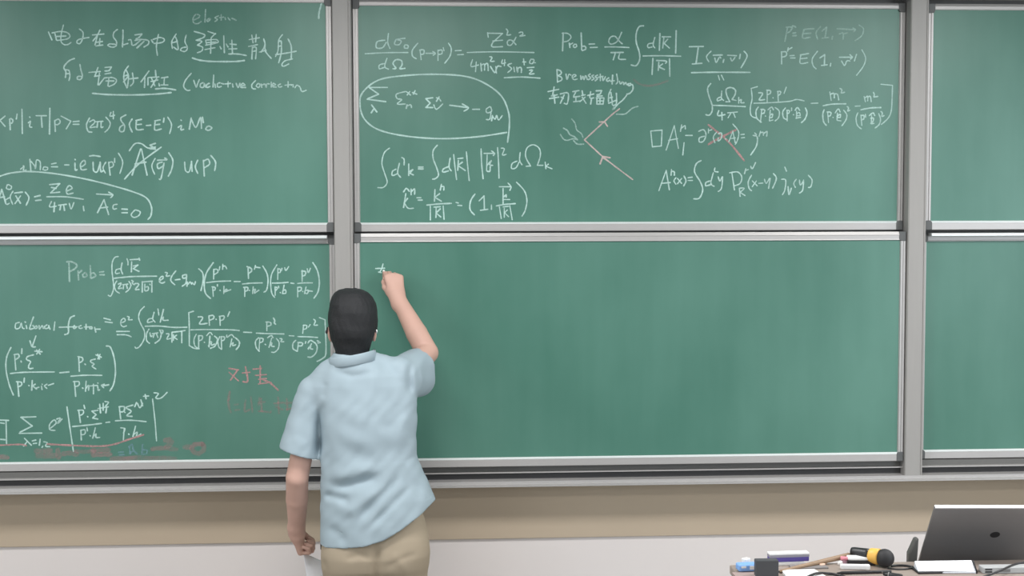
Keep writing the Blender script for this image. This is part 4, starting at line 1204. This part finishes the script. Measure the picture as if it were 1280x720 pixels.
# ------------------------------------------------------------------ lectern in front with its clutter
ZT = float((CAM+2.92*(AX_F+AX_U*(360-711)/F_PX))[2])       # ledge height
M_desk = mat('beige_laminate', (.32, .265, .23), .45, 0, .4, vary=(5, .06))
M_desk_side = mat('grey_lectern_panel', (.30, .29, .28), .5)
M_white = mat('white_plastic', (.82, .82, .82), .4)
M_paperw = mat('white_card', (.85, .85, .84), .8)
M_purple = mat('purple_card', (.105, .075, .32), .6)
M_greybox = mat('dark_grey_card', (.068, .07, .076), .6)
M_blueb = mat('light_blue_card', (.22, .42, .80), .5)
M_wood = mat('brown_wood', (.31, .205, .125), .5, vary=(18, .2, (1, 6, 6)))
M_lid = mat('grey_laptop_metal', (.30, .30, .305), .42, .65, .5)
M_lid_edge = mat('bright_laptop_edge', (.85, .85, .87), .3, .3)  # pale colour stands in for ceiling light caught by the lid edge
M_mic = mat('mic_black', (.022, .022, .024), .6, bump=(500, .4, .001))
M_yellow = mat('yellow_collar', (.88, .50, .10), .45)


def T(px, py, dz=0.0):
    return WZ(px, py, ZT+dz)


yb_ = float(T(1125, 702.0)[1])          # far edge of the ledge
yf_ = yb_-.26
xl_ = float(T(921, 717)[0])
xr_ = xl_+.98
lec = empty('lectern', ((xl_+xr_)/2, (yb_+yf_)/2, 0), 'beige-topped lectern at the lower right, cluttered with boxes, chalk and a laptop', 'lectern')
LO = np.array(lec.location)


def lpart(name, b, m, bevel=0.0):
    bmesh.ops.transform(b, matrix=Matrix.Translation(-Vector(LO)), verts=b.verts)
    return finish(name, b, m, lec, bevel=bevel)


b = bmesh.new(); box(b, xl_, xr_, yf_, yb_, ZT-.022, ZT); lpart('ledge_top', b, M_desk, .003)
b = bmesh.new(); box(b, xl_+.02, xr_-.02, yf_+.02, yf_+.04, .06, ZT-.022); lpart('front_panel', b, M_desk_side, .002)
for x in (xl_+.02, xr_-.04):
    b = bmesh.new()
    pr = [(yf_+.04, .06), (yf_+.04, ZT-.022), (yb_-.005, ZT-.022), (yb_-.005, ZT-.177), (yb_+.36, ZT-.177), (yb_+.36, .06)]
    extrude_x(b, pr, x, x+.02); lpart('side_panel', b, M_desk_side)
ZD = ZT-.152
b = bmesh.new(); box(b, xl_, xr_, yb_-.02, yb_+.40, ZD-.025, ZD); lpart('desk_top', b, M_desk, .003)
b = bmesh.new(); box(b, xl_+.04, xr_-.04, yb_-.02, yb_-.005, ZD, ZT-.022); lpart('riser_panel', b, M_desk_side)
b = bmesh.new(); box(b, xl_, xr_, yf_+.03, yb_+.38, 0, .06); lpart('plinth', b, M_desk_side, .003)

# ---- laptop on the lower desk, lid tipped towards the room
def camd(px, py, d):
    return CAM+d*(AX_F+AX_R*(px-640)/F_PX+AX_U*(360-py)/F_PX)
topL = camd(1168, 633, 2.954)
low = camd(1148, 700, 3.07)
ctr = camd(1255, 633, 2.954)
halfw = float(np.linalg.norm(ctr-topL))
ux = AX_R.copy()
dn = low-topL; dn = dn-ux*(dn@ux); dn = nrm(dn)          # down along the lid
tt = (ZD+.018-topL[2])/dn[2]                              # reach the desk
LH = float(tt)
hin = ctr+dn*LH
nout = nrm(np.cross(ux, dn))                              # lid normal
if nout[1] > 0: nout = -nout
lap = empty('laptop', (float(hin[0]), float(hin[1]), ZD), 'silver-grey laptop seen from behind its open lid, on the lectern at the right edge', 'laptop')
LOC = np.array(lap.location)


def frame(o_, X_, Y_, Z_):
    m = Matrix.Identity(4)
    for i in range(3):
        m[i][0], m[i][1], m[i][2], m[i][3] = X_[i], Y_[i], Z_[i], o_[i]-LOC[i]
    return m


FR = frame(hin, ux, -nout, -dn)            # x across, y to the screen side, z up along the lid
b = bmesh.new(); box(b, -halfw, halfw, -.0035, .0035, 0.004, LH, FR)
lid = finish('lid', b, M_lid, lap, bevel=.0025, seg=3)
b = bmesh.new(); box(b, -halfw+.001, halfw-.001, -.0045, .0045, LH-.0042, LH+.0006, FR)
finish('lid_edge', b, M_lid_edge, lid, bevel=.001)['label'] = 'top edge painted pale for caught light'
b = bmesh.new(); box(b, -halfw+.008, halfw-.008, .0036, .0042, .02, LH-.009, FR)
finish('screen', b, M_black, lid)
lz_ = float((camd(1255, 668, 3.01)-ctr)@dn)
b = bmesh.new()
bmesh.ops.create_circle(b, cap_ends=True, segments=28, radius=1, matrix=FR @ Matrix.Translation((0, -.0037, LH-lz_)) @ Matrix.Diagonal((.0125, 1, .0105, 1)) @ Matrix.Rotation(PI/2, 4, 'X'))
finish('lid_emblem', b, M_black, lid)['label'] = 'dark round emblem'
hz_ = nrm(np.array((-ux[1], ux[0], 0)))
FB = frame(np.array((hin[0], hin[1], ZD)), ux, hz_, np.array((0, 0, 1.)))
b = bmesh.new(); box(b, -halfw, halfw, -.004, .27, .002, .018, FB)
bs = finish('base', b, M_lid, lap, bevel=.004)
b = bmesh.new(); box(b, -halfw+.03, halfw-.03, .03, .14, .0178, .0195, FB)
finish('keyboard', b, M_black, bs)
b = bmesh.new(); box(b, -.05, .05, .165, .24, .0178, .0186, FB)
finish('touchpad', b, M_lid_edge, bs)
b = bmesh.new(); tube(b, [FB @ Vector((-halfw+.05, -.001, .016)), FB @ Vector((halfw-.05, -.001, .016))], .006, 12)
finish('hinge', b, M_black, lap)
# small dark case behind the lid's left edge
p = camd(1141, 702, 3.10)
b = bmesh.new()
q = [camd(1134, 703, 3.03), camd(1136, 692, 3.03), camd(1144.5, 673.5, 3.03), camd(1160, 673, 3.03), camd(1160, 703, 3.03)]
dzv = np.array((0, 0, ZD+.002-q[0][2]))
q[0] = q[0]+dzv; q[4] = np.array((q[4][0], q[4][1], ZD+.002))
q[3] = camd(1149, 673, 3.03); q[4] = np.array((camd(1143.5, 703, 3.03)[0], q[0][1], ZD+.002))
fr = [b.verts.new(v) for v in q]
bk_ = [b.verts.new(v+np.array((.002, .022, 0))) for v in q]
for i in range(5):
    b.faces.new((fr[i], fr[(i+1) % 5], bk_[(i+1) % 5], bk_[i]))
b.faces.new(fr); b.faces.new(bk_[::-1])
o = finish('plastic_box', b, mat('charcoal_plastic', (.10, .098, .092), .5), bevel=.004, origin=(float(q[0][0]), float(q[0][1]), ZD+.002))
tag(o, 'dark charcoal box peeking out behind the left edge of the laptop lid', 'box')


# ---- clutter on the ledge
def lbox(name, m, c, w, d, h, rz=0.0, label=None, cat=None, bevel=.0015, tilt=None, group=None):
    """box standing on c (middle of its foot)"""
    b = bmesh.new()
    box(b, -w/2, w/2, -d/2, d/2, 0, h)
    o = finish(name, b, m, bevel=bevel)
    o.location = c
    o.rotation_euler = (tilt or 0, 0, rz)
    return tag(o, label, cat, group)


def kid(name, m, par, dims, bevel=.0006):
    b = bmesh.new(); box(b, *dims)
    return finish(name, b, m, par, bevel=bevel)


# white carton with the purple box on it
c = T(985, 706.8); c[1] -= .0
o = lbox('flat_carton', M_paperw, (c[0]+.002, c[1]+.012, ZT), .078, .026, .008, .05, 'white flat carton lying under the purple box', 'box')
kid('carton_lid', M_white, o, (-.039, .039, -.013, .013, .0068, .0082))
c2 = T(987, 703, .0112)
o = lbox('chalk_box', M_purple, (float(c[0])+.004, c[1]+.013, ZT+.0084), .099, .022, .0170, .05, 'purple box with white top lying on the white flat carton', 'box')
kid('box_lid', M_paperw, o, (-.0498, .0498, -.0114, .0114, .0172, .0212))
kid('grey_band', mat('grey_card', (.30, .29, .34), .6), o, (-.0498, .0498, -.0116, .0116, .0110, .0171))

# dark grey box standing in front
c = T(959.5, 723)
b = bmesh.new()
o = lbox('upright_box', M_greybox, (c[0], c[1]+.012, ZT), .0535, .022, .0415, -.02, 'dark grey box standing upright at the front left of the lectern', 'box', .0012)
kid('box_flap', M_greybox, o, (-.0258, .0258, -.0102, .0102, .0413, .0421))
# blue and white packet
c = T(935, 717)
o = lbox('tissue_packet', M_blueb, (c[0]+.001, c[1]+.016, ZT+.0040), .048, .03, .0165, .06, 'light blue and white packet at the left end of the lectern', 'packet', .004)
kid('white_panel', M_paperw, o, (.003, .022, -.0156, -.0145, .005, .014))
kid('white_panel', M_paperw, o, (-.018, -.006, -.0156, -.0145, .009, .014))
o = lbox('eraser_block', M_paperw, (c[0]+.006, c[1]+.044, ZT), .018, .014, .025, .5, 'small white block just behind the light blue packet', 'eraser', .002)
kid('block_sleeve', mat('lilac_card', (.45, .42, .55), .6), o, (-.0093, .0093, -.0073, .0073, 0.0005, .016))
c = T(935, 722)
o = lbox('notepad', mat('pinkish_card', (.36, .275, .255), .7), (c[0]+.006, c[1]+.012, ZT), .072, .046, .0038, .03, 'thin pinkish notepad under the edge of the light blue packet', 'notepad', .0008)
kid('pages', M_paperw, o, (-.0345, .0362, -.0225, .0232, .0008, .0028))

# wooden pointer
p0, p1 = T(974, 714.5, .004), T(1062, 694.0, .012)
b = bmesh.new()
dv = nrm(p1-p0)
tube(b, [p0, p0+dv*.004, p0*.7+p1*.3, p1-dv*.03, p1-dv*.003, p1], [.0022, .0036, .0050, .0066, .0068, .0055], 14)
o = finish('wooden_pointer', b, M_wood, smooth=True, origin=tuple(p0))
tag(o, 'brown wooden pointer stick lying slantwise across the lectern', 'pointer')
b = bmesh.new()
tube(b, [(0, 0, 0), tuple(-dv*.004)], [.0024, .0018], 12)
finish('dark_tip', b, M_black, o, smooth=True)['label'] = 'dark tip'

# white papers in front
q = [T(977, 715), T(1018, 714.2), T(1034, 724), T(984, 726)]
b = bmesh.new()
hh = .006
bt = [b.verts.new((v[0], v[1], ZT)) for v in q]; tp = [b.verts.new((v[0], v[1], ZT+hh)) for v in q]
for i in range(4): b.faces.new((bt[i], bt[(i+1) % 4], tp[(i+1) % 4], tp[i]))
b.faces.new(bt[::-1]); b.faces.new(tp)
o = finish('paper_stack', b, M_paperw, bevel=.0006, origin=tuple(q[0]))
tag(o, 'white paper stack on the front edge beside the dark grey upright box', 'paper')
# dull grey cloth-like folder behind papers
c = T(1010, 709)
o = lbox('grey_folder', mat('grey_folder_card', (.23, .215, .21), .7), (c[0], c[1]-.004, ZT), .09, .03, .004, .04, 'thin grey folder lying between the pointer and the white papers', 'folder', .001)
kid('folder_pages', M_paperw, o, (-.043, .0445, -.014, .0135, .0012, .0028))

# blackboard eraser: black body, white felt
ce = T(1078, 707)
o = lbox('board_eraser', M_black, (ce[0], ce[1]+.012, ZT), .068, .026, .012, -.10, 'black board eraser with white felt top beside the microphone', 'eraser', .003)
kid('felt_pad', M_paperw, o, (-.033, .028, -.0125, .0125, .0122, .020), .003)
ce = T(1069, 712)
o = lbox('white_case', M_white, (ce[0], ce[1]+.002, ZT), .070, .012, .0125, -.14, 'slim white case lying in front of the black board eraser', 'case', .003)
kid('case_cap', M_paperw, o, (.022, .0355, -.0063, .0063, -.0002, .0128), .003)

# chalk pieces
def piece(p, q, r, m, label, cat='chalk', group=None):
    b = bmesh.new()
    p, q = np.array(p), np.array(q)
    d = nrm(q-p)
    tube(b, [p, p+d*r*.3, q-d*r*.3, q], [r*.8, r, r, r*.8], 12)
    o = finish('chalk_stick', b, m, smooth=True, origin=tuple(p))
    return tag(o, label, cat, group)


M_ch = mat('chalk_white', (.86, .85, .82), .9)
M_chp = mat('chalk_pink', (.80, .30, .36), .9)
M_cho = mat('chalk_peach', (.86, .60, .46), .9)
piece(T(1050.5, 697.6, .0142), T(1063, 698.4, .0142), .0046, M_chp, 'pink chalk stick lying at the thick end of the wooden pointer')
piece(T(1048.5, 704.5, .0045), T(1052, 703, .0045), .0045, M_ch, 'white chalk stub to the left of the pink and white box')
lbx = T(1056.5, 704.8)
o = lbox('chalk_carton', mat('pink_card', (.70, .42, .52), .7), (lbx[0], lbx[1]+.004, ZT), .016, .012, .0095, .1, 'tiny pink and white box under the pink chalk stick', 'box', .0012)
kid('carton_end', M_paperw, o, (.002, .0082, -.0062, .0062, .001, .0085))
piece(T(1029.5, 703.2, .0045), T(1033, 702.4, .0045), .0046, M_cho, 'peach coloured chalk stub in front of the wooden pointer')
piece(T(1025, 706.5, .004), T(1031, 705.8, .004), .0035, M_cho, 'thin pale orange chalk piece left of the peach chalk stub')

# microphone with black ball head and yellow collar
hc = T(1106, 709.0, 0); hc = np.array((hc[0], hc[1], ZT+.0225))
b0 = hc
axm = nrm(np.array((-.72, .69, .02)))
mic = empty('microphone', (float(b0[0]), float(b0[1]), ZT), 'black handheld microphone with round head and yellow-orange collar, lying beside the laptop', 'microphone')
MO = np.array(mic.location)
b = bmesh.new(); bmesh.ops.create_uvsphere(b, u_segments=28, v_segments=20, radius=.0222, matrix=Matrix.Translation(hc-MO))
finish('mic_head', b, M_mic, mic, smooth=True)
b = bmesh.new(); tube(b, [hc-MO+axm*.0135, hc-MO+axm*.016, hc-MO+axm*.036, hc-MO+axm*.039], [.0175, .0200, .0175, .0160], 28)
finish('collar_ring', b, M_yellow, mic, smooth=True)
b = bmesh.new(); tube(b, [hc-MO+axm*.038, hc-MO+axm*.048, hc-MO+axm*.080, hc-MO+axm*.086], [.0145, .0145, .0115, .010], 24)
finish('mic_handle', b, M_black, mic, smooth=True)

# black pen, marker
p0, p1 = T(1046, 716.2, .004), T(1114, 714.2, .004)
b = bmesh.new(); dv = nrm(p1-p0)
tube(b, [p0, p0+dv*.012, p1-dv*.002, p1], [.0008, .0036, .0036, .003], 12)
o = finish('pen', b, M_black, smooth=True, origin=tuple(p0)); tag(o, 'long black pen lying in front of the slim white case', 'pen')
b = bmesh.new()
box(b, -.001, .001, -.0045, -.0033, -.001, .001)
bmesh.ops.transform(b, matrix=Matrix.Translation(tuple(dv*.11)), verts=b.verts)
finish('pen_clip', b, M_silver, o)
p0, p1 = T(1104, 717.5, .006), T(1128, 721, .006)
b = bmesh.new(); dv = nrm(p1-p0)
tube(b, [p0, p0+dv*.006, p0+dv*.012, p1-dv*.003, p1], [.003, .0042, .0062, .0062, .005], 14)
o = finish('marker', b, M_black, smooth=True, origin=tuple(p0)); tag(o, 'short thick black marker at the front edge below the microphone', 'marker')
b = bmesh.new(); tube(b, [tuple(dv*.012), tuple(dv*.014)], [.0066, .0066], 14)
finish('cap_ring', b, mat('grey_ring', (.3, .29, .28), .4), o, smooth=True)


def cable(pts, r, label):
    b = bmesh.new()
    P_ = spline([T(x, y, dz) for x, y, dz in pts], 8)
    tube(b, P_, r, 10)
    o = finish('cable', b, M_black, smooth=True, origin=tuple(P_[0]))
    return tag(o, label, 'cable')


cable([(1008, 722, .0105), (1014, 719, .0105), (1022, 716.5, .010), (1035, 716.8, .004), (1047, 718.5, .003), (1062, 723, .003), (1075, 726, .003)], .0030, 'black cable looping over the white paper stack')
cable([(1114, 707.5, .003), (1122, 706.6, .003), (1133, 707.0, .003), (1141, 708.5, .003)], .0026, 'thin black cable between the microphone and the white tilted box')
cable([(1110, 710.0, .0026), (1120, 711.5, .0026), (1132, 711.2, .0026), (1140, 710, .0026), (1143.5, 712, .0026)], .0018, 'thinnest black cable, running just in front of the microphone head')
cable([(1226, 722, .004), (1240, 717.5, .010), (1252, 712.5, .0165), (1262, 708, .0165), (1272, 704.5, .0165), (1285, 703, .0165), (1300, 704, .0165)], .0026, 'black cable rising over the grey hub at the right edge')

# white sloping box with dark foot
A = [camd(1143, 701, 2.905), camd(1214.5, 700, 2.905), camd(1219.5, 717.0, 2.866), camd(1148.5, 717.0, 2.866)]
b = bmesh.new()
tp = [b.verts.new(v) for v in A]
bt = [b.verts.new((v[0], v[1]+.004*(1 if i < 2 else 0), ZT+.0045)) for i, v in enumerate(A)]
b.faces.new(tp); b.faces.new(bt[::-1])
for i in range(4): b.faces.new((bt[i], bt[(i+1) % 4], tp[(i+1) % 4], tp[i]))
o = finish('sloping_box', b, mat('glossy_white_plastic', (.74, .77, .82), .25), bevel=.0012, origin=(float(A[3][0]), float(A[3][1]), ZT))
tag(o, 'white box with a sloping glossy face in front of the laptop', 'box')
b = bmesh.new()
y0_, y1_ = float(A[3][1]), float(A[0][1])
box(b, -.002, float(A[2][0]-A[3][0])+.006, -.003, y1_-y0_+.008, 0, .0045)
finish('dark_foot', b, M_black, o, bevel=.001)['label'] = 'dark foot'
b = bmesh.new()
sv = [(A[1]-np.array(o.location)), (A[2]-np.array(o.location))]
ex = np.array((.005, 0, 0))
vs = [sv[0]+(.0008, 0, -.001), sv[0]+ex, sv[1]+ex, sv[1]+(.0008, 0, -.001)]
t_ = [b.verts.new(v) for v in vs]
d_ = [b.verts.new((v[0], v[1], .0045)) for v in vs]
b.faces.new(t_); b.faces.new(d_[::-1])
for i in range(4): b.faces.new((d_[i], d_[(i+1) % 4], t_[(i+1) % 4], t_[i]))
finish('dark_side', b, M_black, o)['label'] = 'dark side'

# grey hub with two slots
c = T(1262, 717)
o = lbox('usb_hub', mat('light_grey_plastic', (.46, .47, .47), .45), (c[0]+.014, c[1]+.014, ZT), .155, .028, .0150, -.02, 'light grey hub with dark slots beside the white sloping box', 'hub', .002)
for zz in (.0030, .0088):
    b = bmesh.new(); box(b, -.073, -.056, -.0146, -.0138, zz, zz+.0034)
    finish('port_slot', b, M_black, o)
b = bmesh.new(); box(b, -.040, -.012, -.0146, -.0138, .004, .0105)
finish('port_slot', b, mat('grey_slot', (.2, .2, .2), .5), o)
